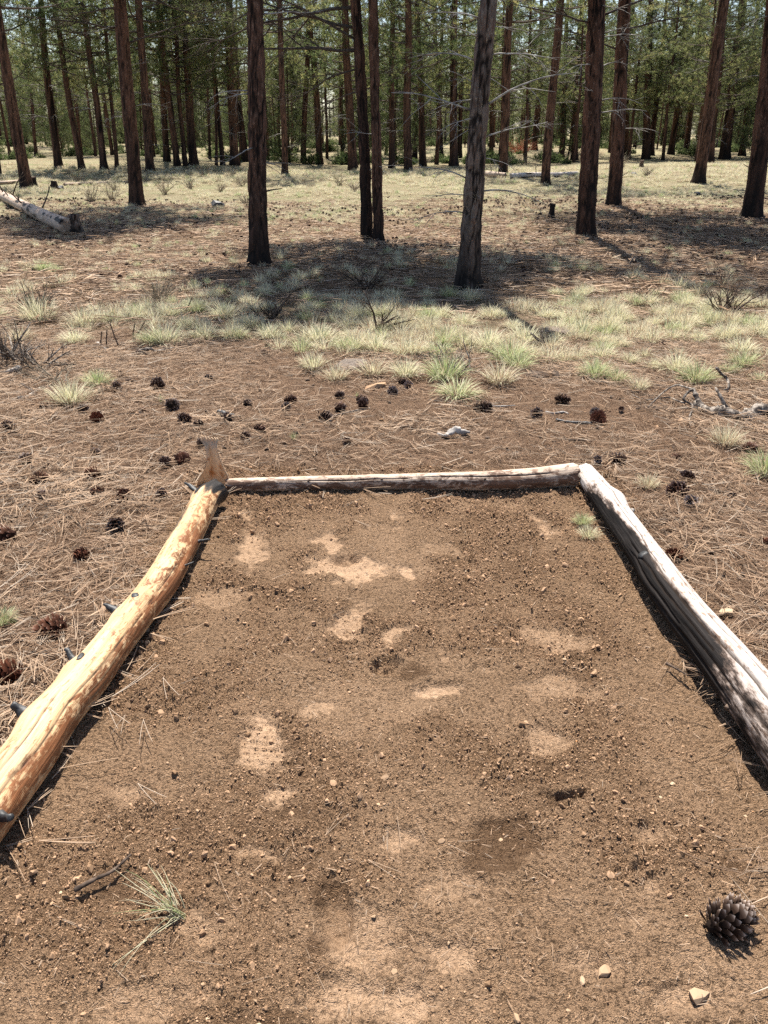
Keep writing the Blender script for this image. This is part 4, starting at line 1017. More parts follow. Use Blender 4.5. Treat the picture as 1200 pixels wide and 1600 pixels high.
# sticks on the west side
stick([(0, 586), (10, 582), (24, 578), (31, 574)], 0.018, 0.024, 'thick weathered stick end at the west edge of the brush', M_STICK, heights=[0.0, 0.01, 0.03, 0.04])
stick([(72, 572), (95, 570), (118, 569)], 0.006, 0.004, 'dark level twig sticking out of the grey brush', M_TWIG, heights=[0.03, 0.04, 0.03])
stick([(218, 551), (226, 546), (236, 545), (243, 549), (262, 545), (300, 541)], 0.014, 0.006, 'pale arching stick over a small cone', M_STICK, heights=[0.0, 0.05, 0.07, 0.04, 0.03, 0.0])
stick([(152, 537), (160, 544), (167, 548)], 0.012, 0.010, 'short bleached stick among upright black twigs', M_DEAD)
stick([(28, 625), (45, 622), (62, 610), (85, 603)], 0.016, 0.008, 'forked dark stick below the grey brush', M_STICK, twigs=2, seed=3)
for i, (x0, y0, x1, y1, hh) in enumerate([(157, 545, 159, 518, 0.15), (166, 546, 167, 515, 0.17), (188, 546, 172, 505, 0.22), (209, 535, 211, 505, 0.16), (208, 533, 226, 503, 0.16), (286, 490, 300, 465, 0.2)]):
    p0, r0 = hit(x0, y0), 0.005
    p1 = at_y(x1, y1, p0.y); P = catmull([(p0.x, p0.y, p0.z - 0.01), (0.5 * (p0.x + p1.x) + R.uniform(-.01, .01), p0.y, 0.5 * (p0.z + p1.z)), tuple(p1)], 12) - np.array(p0)
    b = MB(); V, Q, T = tube(P, np.linspace(0.007, 0.004, 12), 6); b.add(V, T, Q)
    tag(link('upright_twig', b.mesh('upright_twig', [M_TWIG]), None, p0), ['black upright twig, westmost of three close together', 'black upright twig, middle one of three close together', 'slanting black twig, eastmost of three close together', 'upright black twig forming a narrow V with another', 'slanting black twig forming a narrow V with another', 'lone slanting twig in the pale grass to the west'][i], 'twig')
shrub(22, 566, 90, 'tangle of bleached grey and black dead branches at the west edge', 31, 11, M_STICK, 0.8, 0.9, 2, 3, 0.013, 'brush_pile', 'brush')
shrub(60, 578, 70, 'broken upright stump of a dead shrub with bare brown twigs', 32, 9, M_STICK, 0.8, 0.9, 2, 3, 0.010)
shrub(90, 600, 80, 'low sprawl of fine brown twigs behind the lone grey green clump', 33, 10, M_BRUSH, 0.4, 0.7, 2, 3, 0.005)
shrub(585, 520, 64, 'dark bare dead shrub with a bent stem in the middle of the grass band', 34, 4, M_TWIG, 0.8, 1.1, 2, 4, 0.014, tilt=0.5)
shrub(852, 543, 40, 'small dead shrub with bleached curved stems east of the middle', 35, 5, M_STICK, 1.1, 1.0, 2, 3, 0.011)
shrub(720, 580, 90, 'low grey tangle of dead twigs behind the bright green clump', 36, 16, M_STICK, 0.5, 0.6, 2, 3, 0.007)
shrub(1130, 492, 90, 'dark bare shrub of many fine stems in the shade to the east', 37, 16, M_TWIG, 1.0, 0.7, 2, 3, 0.009)
shrub(572, 452, 60, 'bare shrub in the shade before the twin trunks', 38, 10, M_TWIG, 1.1, 0.9, 2, 3, 0.010)
shrub(250, 472, 50, 'round dry tan shrub in the sun to the west', 39, 26, M_BRUSH, 1.0, 0.8, 2, 3, 0.006)
shrub(60, 490, 80, 'dark twiggy shrub in the shade to the west', 40, 14, M_TWIG, 0.8, 0.7, 2, 3, 0.009)
shrub(1010, 470, 60, 'fine bare shrub near the shade edge to the east', 41, 10, M_TWIG, 0.9, 0.6, 2, 3, 0.004)
shrub(1130, 442, 44, 'small grey shrub in a sun gap far to the east', 42, 10, M_TWIG, 1.1, 0.7, 2, 3, 0.004)
shrub(425, 498, 60, 'dark spreading dead shrub west of the middle of the grass band', 43, 8, M_TWIG, 0.6, 0.8, 2, 3, 0.010)
shrub(770, 445, 44, 'dry wispy shrub at the foot of the furrowed snag', 44, 9, M_BRUSH, 1.1, 0.8, 2, 3, 0.004)
shrub(755, 440, 50, 'thin bare stems growing beside the furrowed snag', 45, 6, M_TWIG, 1.2, 0.9, 2, 3, 0.003)
shrub(700, 440, 40, 'low wispy brush on the west foot of the furrowed snag', 46, 8, M_BRUSH, 0.9, 0.7, 2, 3, 0.003)
shrub(670, 565, 40, 'pale dead twigs between the tan clumps and the grey slab', 47, 8, M_STICK, 0.5, 0.5, 1, 3, 0.004)
gb = 'tan dry shrubs on the pale grass between the far trees'
for i, (px, py, w) in enumerate([(143, 316, 30), (175, 312, 26), (258, 304, 26), (298, 296, 20), (360, 280, 22), (378, 292, 22), (125, 285, 30), (320, 275, 20), (386, 322, 24), (180, 300, 20), (530, 290, 24), (555, 300, 22), (820, 262, 24), (790, 260, 24), (1010, 275, 20), (970, 265, 26), (230, 285, 20), (345, 300, 18)]):
    shrub(px, py, w, 'dry tan twiggy shrub on the pale grass between the far trees', 60 + i, 18, M_BRUSH, 1.2, 1.0, 1, 4, 0.008, 'dry_shrub', 'shrub', group=gb)
# grey slab of weathered wood in the grass
def slab():
    p = hit(550, 575); V = []; rr = random.Random(3)
    me = crumb(77, 0.28); me.materials.append(M_SLAB)
    tag(link('rock', me, None, (p.x, p.y, gz(p.x, p.y) + 0.01), (0.1, -0.12, 0.3), (0.17, 0.11, 0.16)), 'flat grey slab half buried in the pale grass', 'rock')
g = Mat('slab_grey', 0.9, 0.1); nn = g.noise(22, g.objc(), 5); g.color(g.mix(g.rng(nn, 0.3, 0.7), (0.11, 0.088, 0.072), (0.25, 0.205, 0.17))); g.bump(nn, 0.02, 0.6); M_SLAB = g.m
slab()
def chunk(px, py, wpx, hpx, label, mat, name, cat, seed):
    p = hit(px, py); d = depth(p); me = crumb(seed, 0.9); me.materials.append(mat); w = wpx / F * d; h_ = hpx / F * d
    tag(link(name, me, None, (p.x, p.y, gz(p.x, p.y) + h_ * 0.35), (0.1, 0.2, R.uniform(0, 6)), (w / 2, w / 2.4, h_ * 0.62)), label, cat)
chunk(342, 325, 24, 12, 'charred chunk of wood alone in the sunlit pale grass', M_CHAR, 'charred_wood', 'wood chunk', 91)
chunk(870, 524, 60, 14, 'dark weathered root mound behind the small dead shrub', M_SLAB, 'root_mound', 'wood chunk', 92)
chunk(585, 610, 34, 10, 'dark mound of needles and soil among the cones', M_CLOD, 'soil_mound', 'mound', 93)
chunk(840, 590, 36, 9, 'dark rotten wood piece at the front of the grass band to the east', M_TWIG, 'rotten_wood', 'wood chunk', 94)
chunk(868, 592, 20, 10, 'crumbling dark wood beside the long rotten piece', M_TWIG, 'rotten_wood', 'wood chunk', 95)
chunk(992, 275, 14, 6, 'small dark stone-like lump on the far sunny grass', M_CHAR, 'charred_wood', 'wood chunk', 96)
chunk(1090, 305, 12, 6, 'charred lump in the shade below the far leaning pine', M_CHAR, 'charred_wood', 'wood chunk', 97)

# ------------------------------------------------------------------ trees
def trunk_mesh(r0, Ht, leanx, seed, ns=16, nr_=26, vis=None, bark=0.012, topr=0.15, bend=0.0, char_h=0.9, grey=0.0, flare=0.3, pw=0.75, furrow=1.0):
    """trunk from -0.1 to Ht, vertical at the origin with a lean in x (metres per metre)"""
    f = np.linspace(0, 1, nr_) ** (1.6 if nr_ > 40 else 1.2); z = -0.12 + f * (Ht + 0.12)
    rad = r0 * np.maximum(topr, (1 - np.maximum(z, 0) / (Ht * 1.02)) ** pw) * (1 + flare * np.exp(-np.maximum(z, 0) / (0.9 * r0 + 0.05)))
    cx = leanx * z + bend * np.sin(z * 0.55 + seed) + 0.02 * np.sin(z * 1.1 + seed * 2); cx -= bend * math.sin(seed) + 0.02 * math.sin(seed * 2); cy = 0.03 * np.sin(z * 0.7 + seed) - 0.03 * math.sin(seed)
    a = np.arange(ns) * 6.28318 / ns
    A, Zg = np.meshgrid(a, z); Rg = np.repeat(rad[:, None], ns, 1); ca, sa = np.cos(A), np.sin(A)
    k = 0.55 * furrow / max(0.02, 0.035)
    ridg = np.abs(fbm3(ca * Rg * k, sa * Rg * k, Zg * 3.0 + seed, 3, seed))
    d = bark * (1.6 * np.minimum(ridg, 0.45) * 2 - 0.7) + 0.03 * r0 * fbm3(ca * 1.5, sa * 1.5, Zg * 1.2, 2, seed + 3)
    foot = np.exp(-np.maximum(Zg, 0) / 0.18) * 0.16 * r0 * np.sin(A * 4 + seed + np.sin(A * 2))
    RR = Rg + d + foot
    V = np.stack([cx[:, None] + RR * ca, cy[:, None] + RR * sa, Zg], -1)
    lc = np.stack([ca * Rg, sa * Rg, Zg], -1)
    ch = np.clip(0.95 - Zg / char_h * 0.9 + 0.5 * fbm3(ca * 2, sa * 2, Zg * 1.6, 3, seed + 7), 0, 1) if char_h > 0 else 0 * Zg
    i = np.arange(nr_ - 1)[:, None] * ns; j = np.arange(ns)[None]; kk = (j + 1) % ns
    Q = np.stack([i + j, i + kk, i + ns + kk, i + ns + j], -1).reshape(-1, 4)
    Vt = np.concatenate([V.reshape(-1, 3), [[cx[-1], cy[-1], z[-1] + 0.02]]]); T = [(len(Vt) - 1, (nr_ - 1) * ns + q, (nr_ - 1) * ns + (q + 1) % ns) for q in range(ns)]
    pad = lambda q: np.concatenate([q.ravel(), [0]])
    lcv = np.concatenate([lc.reshape(-1, 3), [[0, 0, Ht]]])
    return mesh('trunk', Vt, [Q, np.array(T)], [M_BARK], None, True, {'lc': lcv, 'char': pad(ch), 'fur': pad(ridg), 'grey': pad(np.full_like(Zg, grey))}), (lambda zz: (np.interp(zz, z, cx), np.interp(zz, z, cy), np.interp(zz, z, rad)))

def tuft_needles(b, c, d, rr, n=15, ln=0.17, w=0.010, m=0, tint=0.4):
    d = d / (np.linalg.norm(d) + 1e-9)
    q = rr.normal(0, 1, (n, 3)); q = q / np.linalg.norm(q, axis=1)[:, None] + d * 0.75; q /= np.linalg.norm(q, axis=1)[:, None]
    L_ = ln * rr.uniform(0.7, 1.1, n)[:, None]
    s = np.cross(q, rr.normal(0, 1, (n, 3))); s /= np.linalg.norm(s, axis=1)[:, None] + 1e-9
    V = np.stack([c - s * w * 0.5, c + s * w * 0.5, c + q * L_], 1).reshape(-1, 3)
    b.add(V, np.arange(3 * n).reshape(-1, 3), None, m, np.clip(tint + rr.normal(0, 0.17), 0, 0.9) if tint < 0.95 else tint)

def crown_mesh(seed, h, rmax, limbs, per, nn=15, ln=0.17, w=0.011, fol=None, conic=1.0, low=0.55, droop=0.25, dead_tint=0.02, bare=0.0):
    rr = np.random.default_rng(seed); b = MB()
    for i in range(limbs):
        f = ((i + rr.uniform(0, 1)) / limbs) ** 1.05
        z = h * f * 0.97; a = i * 2.4 + rr.normal(0, 0.3)
        prof = (low + (1 - low) * min(1, f / 0.3)) * (1 - f ** (1.5 * conic)) + 0.05
        R_ = rmax * prof * rr.uniform(0.65, 1.12)
        dip = droop * (1 - f) * rr.uniform(0.2, 1.3)
        n = 6; tt = np.linspace(0, 1, n)
        el = -dip * tt + 0.42 * tt ** 2 * rr.uniform(0.5, 1.2) + 0.10 * tt
        P = np.stack([np.cos(a + 0.25 * tt * rr.normal()) * R_ * tt, np.sin(a + 0.25 * tt * rr.normal()) * R_ * tt, z + el * R_], 1)
        V, Q, T = tube(P, np.linspace(0.012 + 0.010 * R_, 0.006, n), 4, False); b.add(V, None, Q, 1, 0)
        lt = rr.uniform(0.1, 0.75)
        if rr.random() < dead_tint: lt = 1.0
        for k in range(int(per * (0.35 + 0.65 * R_ / rmax))):
            t_ = 1 - abs(rr.normal(0, 0.26)); t_ = min(1, max(0.2, t_))
            c = np.array([np.interp(t_, tt, P[:, q]) for q in range(3)])
            off = rr.normal(0, 1, 3) * np.array([0.22, 0.22, 0.11]) * (0.35 + 0.8 * R_ / 2.2) * (0.45 + 0.7 * (t_))
            e = c + off; dirv = off + np.array([math.cos(a), math.sin(a), 0.35]) * 0.12
            if k % 2 == 0:
                V, Q, T = tube([c, (c + e) / 2 + rr.normal(0, 0.02, 3), e], [0.007, 0.005, 0.004], 3, False); b.add(V, None, Q, 1, 0)
            if rr.random() > bare: tuft_needles(b, e, dirv, rr, nn, ln, w, 0, lt)
    return b.mesh('crown', [fol or M_FOL, M_LIMB], False)
CROWN_H = 10.0
CROWNS = [crown_mesh(100 + s, CROWN_H, 2.9 + 0.3 * (s % 3), 50, 42, 14, 0.20, 0.018, low=0.8) for s in range(6)]
DENSE = [crown_mesh(120 + s, CROWN_H, 2.6, 100, 62, 14, 0.20, 0.026, low=0.85) for s in range(2)]
YOUNG = [crown_mesh(140 + s, 5.0, 1.6, 56, 34, 12, 0.18, 0.019, M_FARFOL, low=0.9, droop=0.1) for s in range(3)]
def bare_mesh(seed, ln, r, up, kids=5, depth_=2, mat=None, curl=0.5, droop=0.25):
    b = MB(); grow(b, (0, 0, 0), (1, 0, up), ln, r, depth_, random.Random(seed), curl, kids, 8, 0, droop, 6, 0.75); return b.mesh('dead_branch', [mat or M_DEAD])
DEADB = [bare_mesh(s, 0.75, 0.0105, 0.35 - 0.06 * s, 3 + s % 3, 1 + s % 2) for s in range(7)]
LONGB = [bare_mesh(20 + s, 2.2, 0.026, 0.15, 6, 2, M_LIMB, 0.6, 0.25) for s in range(4)]
SHORTB = [bare_mesh(40 + s, 0.22, 0.012, 0.5, 1, 0, M_TWIG) for s in range(3)]

def pine(px, py, w, tx, ty, label, Ht=None, cb=None, near_=0, kind='pine_tree', group=None, char_h=0.9, grey=0.0, snag=False, dead=0, seed=None, crown=None, cw=1.0, pos=None, lean=None, topw=None, cat='tree', furrow=1.0):
    p = hit(px, py) if pos is None else pos
    d = depth(p); seed = seed if seed is not None else R.randrange(10 ** 6)
    r0 = 0.5 * w / F * d / (1.22 if near_ else 1.1)
    rs = random.Random(seed)
    if lean is None:
        q = at_y(tx, ty, p.y); lean = (q.x - p.x) / max(0.5, q.z - p.z)
    Ht = Ht or rs.uniform(14, 19)
    root = empty(kind, (p.x, p.y, gz(p.x, p.y)))
    tag(root, label, cat, group)
    hi = near_ == 2
    me, ax = trunk_mesh(r0, Ht, lean, seed % 97, 44 if hi else (22 if near_ else 12), 170 if hi else (60 if near_ else 18), bark=(0.015 if hi else 0.010 if near_ else 0.008), topr=0.45 if snag else 0.12, char_h=char_h, grey=grey, pw=0.55, bend=0.02 if near_ else rs.uniform(0.0, 0.10), furrow=furrow)
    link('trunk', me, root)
    if not snag:
        cb = cb if cb is not None else Ht * 0.35
        cm = CROWNS[seed % len(CROWNS)] if crown is None else crown
        base_h = 5.0 if cm in YOUNG else CROWN_H
        ch = Ht - cb + 0.4; x0, y0, _ = ax(cb)
        o = link('crown', cm, root, (x0, y0, cb), (0, math.atan(lean), rs.uniform(0, 6.28)))
        wd = cw * rs.uniform(0.85, 1.15) * (0.55 + 0.45 * ch / CROWN_H); o.scale = (wd, wd, ch / base_h)
    else: cb = Ht * 0.9
    for i in range(dead):
        zz = rs.uniform(0.5, min(cb + 0.8, 7.5)) if near_ else rs.uniform(1.2, cb + 1)
        x0, y0, r_ = ax(zz); a = rs.uniform(0, 6.28)
        if near_ and rs.random() < 0.6: a = rs.choice((0, PI)) + rs.gauss(0, 0.5)
        mm = rs.choice(SHORTB) if zz < 1.0 else rs.choice(DEADB)
        o = link('dead_branch', mm, root, (x0 + math.cos(a) * r_ * 0.85, y0 + math.sin(a) * r_ * 0.85, zz), (rs.uniform(-.6, .6), rs.uniform(-0.3, 0.25), a), rs.uniform(0.65, 1.25) * (1 if near_ else 1.6))
    root['_ax'] = 0
    del root['_ax']
    return root, ax, p, lean

# first row
T18 = pine(405, 414, 36, 388, 0, 'reddish barked pine standing alone between the west and the middle of the first row', 7.2, 4.2, 2, dead=9, seed=18, crown=CROWNS[1], cw=0.9, char_h=1.1)
T33 = pine(732, 450, 40, 765, 0, 'nearest tree, a leaning furrowed grey brown trunk bristling with dead branches', 5.4, None, 2, kind='dead_pine', dead=0, seed=33, snag=True, char_h=0.9, grey=0.7)
T25 = pine(573, 376, 21, 553, 0, 'west trunk of the twin pines standing close together', 11.0, 4.2, 2, dead=5, seed=25, crown=DENSE[0], char_h=3.5)
T26 = pine(591, 377, 19, 588, 0, 'east trunk of the twin pines, slimmer and browner than its neighbour', 10.0, 5.0, 2, dead=3, seed=26, char_h=0.7)
T37 = pine(915, 369, 34, 927, 0, 'thick dark upright pine with short dead snags in the east of the first row', 14.5, 4.6, 2, dead=12, seed=37, char_h=1.5)
T38 = pine(958, 322, 26, 978, 0, 'brown pine leaning slightly just behind the thick dark upright pine', 15, 4.8, 1, dead=8, seed=38, crown=DENSE[1])
T50 = pine(1174, 341, 34, 1204, 60, 'flared pine leaning out at the east edge of the view', 14, 4.6, 1, dead=9, seed=50, char_h=1.6)
T47 = pine(1091, 286, 21, 1133, 0, 'red barked pine leaning east over the sunny grass', 17, 6.6, 1, dead=5, seed=47)
T36 = pine(852, 289, 17, 874, 0, 'slim grey brown pine west of the thick dark upright pine', 14, 5.0, 1, dead=6, seed=36, char_h=0.5)
T34 = pine(786, 273, 16, 797, 0, 'straight dark pine seen just east of the furrowed snag', 17, 5.5, 1, dead=4, seed=34)
T7 = pine(214, 322, 26, 190, 0, 'black based reddish pine in the west with a wide charred foot', 17, 4.6, 1, dead=10, seed=7, crown=DENSE[0], cw=1.0, char_h=1.8)
T1 = pine(42, 294, 21, 1, 40, 'leaning pine at the west edge behind the pale fallen log', 16, 5.5, 1, dead=4, seed=1)
T8 = pine(235, 269, 16, 218, 0, 'straight brown pine just east of the black based reddish pine', 17, 5.2, 1, dead=8, seed=8)
T19 = pine(445, 272, 12, 437, 0, 'slim straight pine at the back of the sunny clearing east of the lone reddish pine', 15, 5.5, 1, dead=5, seed=19)
pine(0, 0, 30, 0, 0, 'pine beside the flared one, its trunk beyond the east edge of the view', 8.2, 4.0, 1, seed=51, pos=ground(6.3, 11.6), lean=0.05, crown=DENSE[1])
# dead branches of the snag, set as they spread in the photo
rootS, axS = T33[0], T33[1]
for i, (zz, a, ln, pit, roll) in enumerate([(2.62, PI, 0.8, -0.1, 0.2), (2.45, PI + 0.3, 0.6, -0.15, 0.4), (2.25, PI - 0.3, 0.95, -0.2, 0.0), (2.05, PI + 0.2, 0.5, -0.35, 0.5), (1.80, PI - 0.2, 1.15, -0.25, 0.1), (1.72, PI + 0.6, 0.6, 0.1, 0.2), (1.62, PI, 0.45, 0.35, 0.3), (1.15, PI, 0.85, -0.2, 0.2), (0.98, PI + 0.3, 0.6, 0.15, 0.4), (0.80, PI - 0.1, 0.8, 0.05, 0.1), (0.62, PI, 0.3, -0.3, 0),
      (2.55, 0.2, 0.6, 0.1, 0.3), (2.3, -0.2, 0.9, -0.1, 0.3), (2.1, 0.3, 0.55, 0.3, 0.2), (1.85, 0, 1.3, -0.35, 0.1), (1.55, 0.15, 0.9, -0.05, 0.2), (1.02, -0.1, 0.95, 0.05, 0.2), (0.35, 0.1, 0.3, -0.9, 0.1), (0.9, -1.5, 0.3, -0.8, 0.4), (0.75, -1.7, 0.25, -0.5, 0.8), (1.75, -1.5, 0.3, -1.0, 0.2), (2.4, -1.4, 0.4, -0.5, 0.2), (0.4, PI, 0.25, 0.1, 0), (2.75, 0.4, 0.5, -0.2, 0.1), (1.35, -0.3, 0.5, 0.3, 0.6), (1.9, PI + 0.5, 0.7, 0.2, 0.8)]):
    x0, y0, r_ = axS(zz)
    link('dead_branch', DEADB[i % 7], rootS, (x0 + math.cos(a) * r_ * 0.88, y0 + math.sin(a) * r_ * 0.88, zz), (roll, pit, a), ln)
# long low limbs of the twin pine reaching west
for i, (zz, a, s_, pit) in enumerate([(3.05, PI + 0.1, 1.0, -0.02), (2.75, PI - 0.25, 0.95, 0.10), (2.9, PI + 0.5, 0.8, -0.15), (3.3, PI - 0.1, 1.15, 0.0), (2.5, PI + 0.2, 0.6, 0.22), (3.5, PI + 0.3, 1.2, -0.1), (2.2, PI - 0.4, 0.55, 0.1), (3.6, 0.1, 0.7, 0.0)]):
    x0, y0, r_ = T25[1](zz); link('bare_limb', LONGB[i % 4], T25[0], (x0 + math.cos(a) * r_ * 0.8, y0, zz), (0.3 * i, pit, a), s_)
for tr, lst in ((T7, [(3.9, PI + 0.2, 1.0, 0), (3.6, 0.2, 0.9, 0.05), (4.3, PI - 0.5, 1.1, -0.1), (4.5, 0.5, 1.0, 0)]), (T37, [(3.3, PI, 0.7, -0.1), (3.4, 0.3, 0.8, 0)]), (T38, [(3.6, 0.1, 0.9, -0.1), (3.2, PI, 0.8, 0.0)])):
    for i, (zz, a, s_, pit) in enumerate(lst):
        x0, y0, r_ = tr[1](zz); link('bare_limb', LONGB[(i + 1) % 4], tr[0], (x0 + math.cos(a) * r_ * 0.8, y0 + math.sin(a) * r_ * 0.8, zz), (0.4 * i, pit, a), s_)

MID = [ # px, py, w, tx, ty, label
 (92,262,14,63,0,'dark leaning pine between the west edge pine and the black based one'),(128,263,11,108,150,'mid distance pine just east of the dark leaning pine'),(57,243,6,49,180,'thin distant stem behind the west edge pine'),(163,266,12,142,105,'pine next to the black based reddish pine on its west'),(183,264,7,172,125,'thin stem squeezed against the black based pine on its west'),
 (261,252,11,256,150,'dark distant trunk with a cut looking foot east of the brown pine'),(277,259,11,266,160,'first trunk of the tight group of three east of the brown pine'),(290,259,8,283,170,'slimmest trunk of the tight group of three east of the brown pine'),(303,259,15,288,60,'thickest trunk of the tight group of three east of the brown pine'),
 (328,248,5,322,120,'thin pole of a tree east of the group of three, further off'),(338,258,5,334,120,'thin pole of a tree east of the group of three, nearer'),(348,258,8,332,10,'slender dark pine two steps west of the lone reddish pine'),(367,258,15,359,0,'stout dark pine just west of the lone reddish pine'),(383,253,14,372,150,'dark trunk half hidden by the lone reddish pine'),
 (474,254,10,478,135,'dark pine at the back between the slim straight pine and the leaning one'),(500,256,11,488,100,'pine with a charred foot leaning west behind the twin pines'),(511,248,5,508,120,'thin pole right behind the west leaning pine'),(535,250,7,534,120,'thin dark trunk just west of the twin pines'),(552,266,15,543,30,'brown pine partly hidden by the twin pines on their west'),
 (612,263,11,613,0,'slim dark pine just east of the twin pines'),(638,268,14,636,0,'straight reddish pine between the twin pines and the snag'),(661,259,12,654,90,'dark pine beside the straight reddish pine'),(648,249,9,645,120,'dim trunk behind and between the two pines west of the snag'),(688,248,10,686,180,'distant trunk midway between the reddish pine and the snag'),
 (709,259,14,713,0,'dark thick pine just west of the snag at the back'),(718,249,8,722,120,'dim trunk touching the thick pine west of the snag'),(767,248,8,772,60,'dim trunk in the gap right behind the snag'),(835,239,9,843,60,'distant brown trunk west of the slim grey brown pine'),(820,240,6,826,90,'thin distant trunk beyond the reddish brush'),
 (877,244,10,884,110,'distant dark trunk between the slim pine and the thick dark pine'),(898,244,11,908,50,'distant trunk touching the thick dark pine on its west'),(976,246,12,985,60,'dark trunk hiding behind the brown leaning pine'),(1009,249,14,1017,0,'straight dark pine in the gap east of the brown leaning pine'),(1017,243,10,1038,30,'pine leaning east behind the straight dark pine in the gap'),
 (1048,241,11,1069,40,'dark pine leaning east at the far side of the sunny grass'),(1071,241,10,1087,110,'slimmer pine leaning east at the far side of the sunny grass'),(1109,253,13,1126,90,'pine close behind the red barked leaning pine'),(1132,249,17,1153,67,'thick pine east of the red barked leaning pine'),
 (0,272,6,-8,200,'thin trunk cut by the west edge of the view'),(1160,243,9,1176,90,'distant trunk between the thick east pine and the flared one'),(1196,246,10,1215,90,'distant trunk behind the flared pine at the east edge')]
for i, (px, py, w, tx, ty, lb) in enumerate(MID):
    pine(px, py, w, tx, ty, lb, R.uniform(12.5, 18), R.uniform(2.4, 4.2), 0, dead=R.randint(3, 6), seed=300 + i, char_h=R.choice((0.8, 1.5, 2.5)), crown=R.choice(CROWNS))
# far stand: individual trees whose labels nothing in the photo tells apart
taken = []
gF = 'distant pines crowding the back of the forest'
n_far = 0
while n_far < 215:
    y_ = R.uniform(54, 125); x_ = R.uniform(-0.6, 0.6) * y_
    if any((x_ - a) ** 2 + (y_ - b_) ** 2 < 3.5 for a, b_ in taken): continue
    taken.append((x_, y_)); n_far += 1
    yg = R.random() < 0.3
    w_ = R.uniform(0.16, 0.34) * F / y_
    pine(0, 0, w_ * (0.6 if yg else 1), 0, 0, 'young bushy pale green pine among the distant trunks' if yg else 'distant slender pine in the crowded back of the forest', R.uniform(4.5, 9) if yg else R.uniform(8.5, 14), 0.3 if yg else R.uniform(2.6, 5.0), 0, group='young pale green pines under the distant trees' if yg else gF, seed=900 + n_far, pos=ground(x_, y_), lean=R.gauss(0, 0.025) + 0.0, crown=YOUNG[n_far % 3] if yg else None, cw=1.1, kind='young_pine' if yg else 'pine_tree')
# far-off wood that reads as one mass
def trunk_crown(seed):
    rr = random.Random(seed); cm = CROWNS[seed % 6]
    V = np.empty(len(cm.vertices) * 3, np.float32); cm.vertices.foreach_get('co', V); V = V.reshape(-1, 3) * [1.1, 1.1, 1.2] + [0, 0, 1.6]
    me = cm.copy(); me.vertices.foreach_set('co', V.astype(np.float32).ravel()); me.update()
    return me
trm, _ = trunk_mesh(0.17, 14, 0.0, 5, 8, 6, bark=0.0)
fm = [trunk_crown(s) for s in range(3)]
n_ = 950; yy_ = rng.uniform(100, 230, n_); xs = rng.uniform(-0.72, 0.72, n_) * yy_
P3 = np.stack([xs, yy_, H(xs, yy_)], 1); P3 = np.concatenate([P3, P3]); rz = np.zeros((2 * n_, 3)); rz[:, 2] = rng.uniform(0, 6.28, 2 * n_)
scatter('far_forest', P3, fm + [trm] + YOUNG[:2], 'far-off pine wood closing the view behind the trunks', 'forest', rz, rng.uniform(0.5, 0.85, 2 * n_), np.concatenate([rng.choice([0, 1, 2, 4, 5, 4, 5], n_), np.full(n_, 3)]))

def bush(seed):
    b = MB(); rr = np.random.default_rng(seed)
    for i in range(110):
        d = rr.normal(0, 1, 3); d[2] = abs(d[2]); d /= np.linalg.norm(d)
        c = d * np.array([0.9, 0.9, 0.75]) * rr.uniform(0.35, 1.0) * (0.75 + 0.25 * math.sin(3 * math.atan2(d[1], d[0]) + seed))
        tuft_needles(b, c, d, rr, 9, 0.26, 0.035, 0, rr.uniform(0.0, 0.3))
        if i % 5 == 0:
            V, Q, T = tube([np.zeros(3), c * 0.6 + rr.normal(0, 0.05, 3), c], [0.02, 0.015, 0.008], 3, False); b.add(V, None, Q, 1, 0)
    return b.mesh('bush', [M_FOL, M_TWIG], False)
n_ = 620; yy_ = 52 + 78 * rng.uniform(0, 1, n_) ** 0.9; xs = rng.uniform(-0.62, 0.62, n_) * yy_
k_ = fbm(xs / 9, yy_ / 9, 3, 55) + 0.5 * ss(60, 100, yy_) > 0.0; xs, yy_ = xs[k_], yy_[k_]
scatter('undergrowth', np.stack([xs, yy_, gzv(xs, yy_)], 1), [bush(s_) for s_ in (1, 2, 3)], 'low dark undergrowth and brush between the far trunks', 'undergrowth', None, rng.uniform(0.4, 1.2, len(xs)))

# ------------------------------------------------------------------ fallen wood further back
def far_log(pts_px, r0, r1, label, mat, seed, name='fallen_log', hs=None, cat='log', kids=0):
    K = []
    for i, (px, py) in enumerate(pts_px):
        r = r0 + (r1 - r0) * i / (len(pts_px) - 1); p = hit(px, py, r + (hs[i] if hs else 0)); K.append((p.x, p.y, p.z, r))
    C = catmull(K, 70)
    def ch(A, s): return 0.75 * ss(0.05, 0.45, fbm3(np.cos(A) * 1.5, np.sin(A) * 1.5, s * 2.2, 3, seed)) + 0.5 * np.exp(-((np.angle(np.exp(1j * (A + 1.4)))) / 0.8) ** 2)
    me, L_ = build_log(name, C[:, :3], C[:, 3], mat, 28, seed, charf=ch, amp=0.06)
    o = link(name, me); tag(o, label, cat); rr = random.Random(seed)
    for k in range(kids):
        b = MB(); i = rr.randint(3, 50); grow(b, L_['C'][i], L_['U'][i] * 0.8 + L_['S'][i] * rr.uniform(-1, 1) + L_['T'][i] * rr.uniform(-.9, .2), rr.uniform(0.4, 0.8), 0.022, 1, rr, 0.25, 2)
        link('dead_branch', b.mesh('dead_branch', [M_TWIG]), o)
    return o
far_log([(-60, 283), (-10, 300), (40, 324), (80, 343), (106, 354)], 0.115, 0.14, 'pale birch coloured fallen log with black patches in the west', M_LOGP, 41, kids=8)
far_log([(100, 288), (150, 286), (200, 285)], 0.05, 0.05, 'thin pale pole lying across the grass west of the black based pine', M_LOGP, 42, 'fallen_pole', cat='pole')
far_log([(-10, 286), (10, 285), (29, 283)], 0.07, 0.06, 'short pale pole at the west edge of the far grass', M_LOGP, 43, 'fallen_pole', cat='pole')
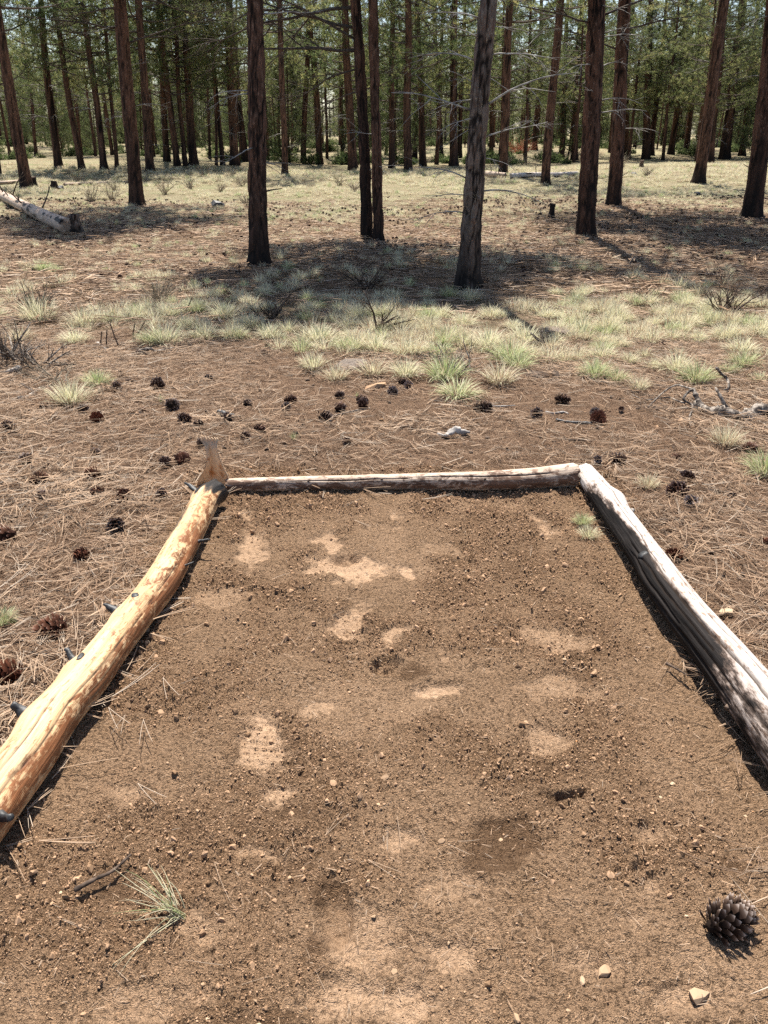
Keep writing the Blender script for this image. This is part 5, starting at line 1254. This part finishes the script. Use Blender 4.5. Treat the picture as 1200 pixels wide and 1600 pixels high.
far_log([(798, 275), (830, 273), (862, 273), (902, 271)], 0.10, 0.08, 'dark fallen log lying behind the slim grey brown pine', M_BARKLOG if False else M_LOGG, 44, kids=2)
far_log([(760, 272), (775, 273), (790, 274)], 0.12, 0.10, 'bleached broken log end beside the straight dark pine', M_LOGP, 45, kids=2)
def stump(px, py, wpx, hpx, label, seed, char_h=0.3, grey=0.3):
    p = hit(px, py); d = depth(p); w = wpx / F * d; h_ = hpx / F * d
    root = empty('tree_stump', (p.x, p.y, gz(p.x, p.y))); tag(root, label, 'stump')
    me, ax = trunk_mesh(w * 0.42, h_, R.uniform(-.1, .1), seed, 30, 26, bark=0.02, topr=0.85, char_h=char_h, grey=grey, pw=0.15)
    V = np.empty(len(me.vertices) * 3, np.float32); me.vertices.foreach_get('co', V); V = V.reshape(-1, 3)
    top = V[:, 2] > h_ * 0.8; V[top, 2] += 0.10 * h_ * vn(V[top, 0] * 14, V[top, 1] * 14, seed); me.vertices.foreach_set('co', V.ravel()); me.update()
    link('trunk', me, root)
stump(118, 365, 25, 26, 'weathered grey stump beside the sawn end of the pale fallen log', 3, 0.15, 0.9)
stump(52, 292, 14, 14, 'black stump leaning against the west edge pine', 4, 3)
stump(86, 296, 11, 12, 'small charred stump on the grass west of the thin pale pole', 5, 3)
chunk(96, 296, 16, 9, 'charred wood lying against the small charred stump', M_CHAR, 'charred_wood', 'wood chunk', 98)
stump(1002, 261, 7, 10, 'small cut stump in the sun by the far east pines', 6, 0.1, 0.4)
stump(490, 255, 9, 9, 'burnt stump beside the west leaning pine at the back', 7, 3)
stump(861, 340, 10, 20, 'short black upright stub in the cone carpet near the thick dark pine', 8, 3)
shrub(812, 244, 70, 'rust red dead brush pile at the back behind the slim grey brown pine', 88, 40, None, 0.5, 0.5, 1, 4, 0.02, 'brush_pile', 'brush')
bpy.data.objects['brush_pile.001'].data.materials[0] = leafy('rust_brush', [(0, (0.22, 0.07, 0.035)), (1, (0.34, 0.13, 0.07))], 0)
stick([(690, 362), (715, 364), (745, 366), (790, 362)], 0.02, 0.012, 'long thin dead stick lying in the cone carpet west of the thick dark pine', M_STICK) if False else None
stick([(858, 372), (880, 366), (905, 362)], 0.012, 0.008, 'thin pale stick at the foot of the thick dark pine', M_STICK)
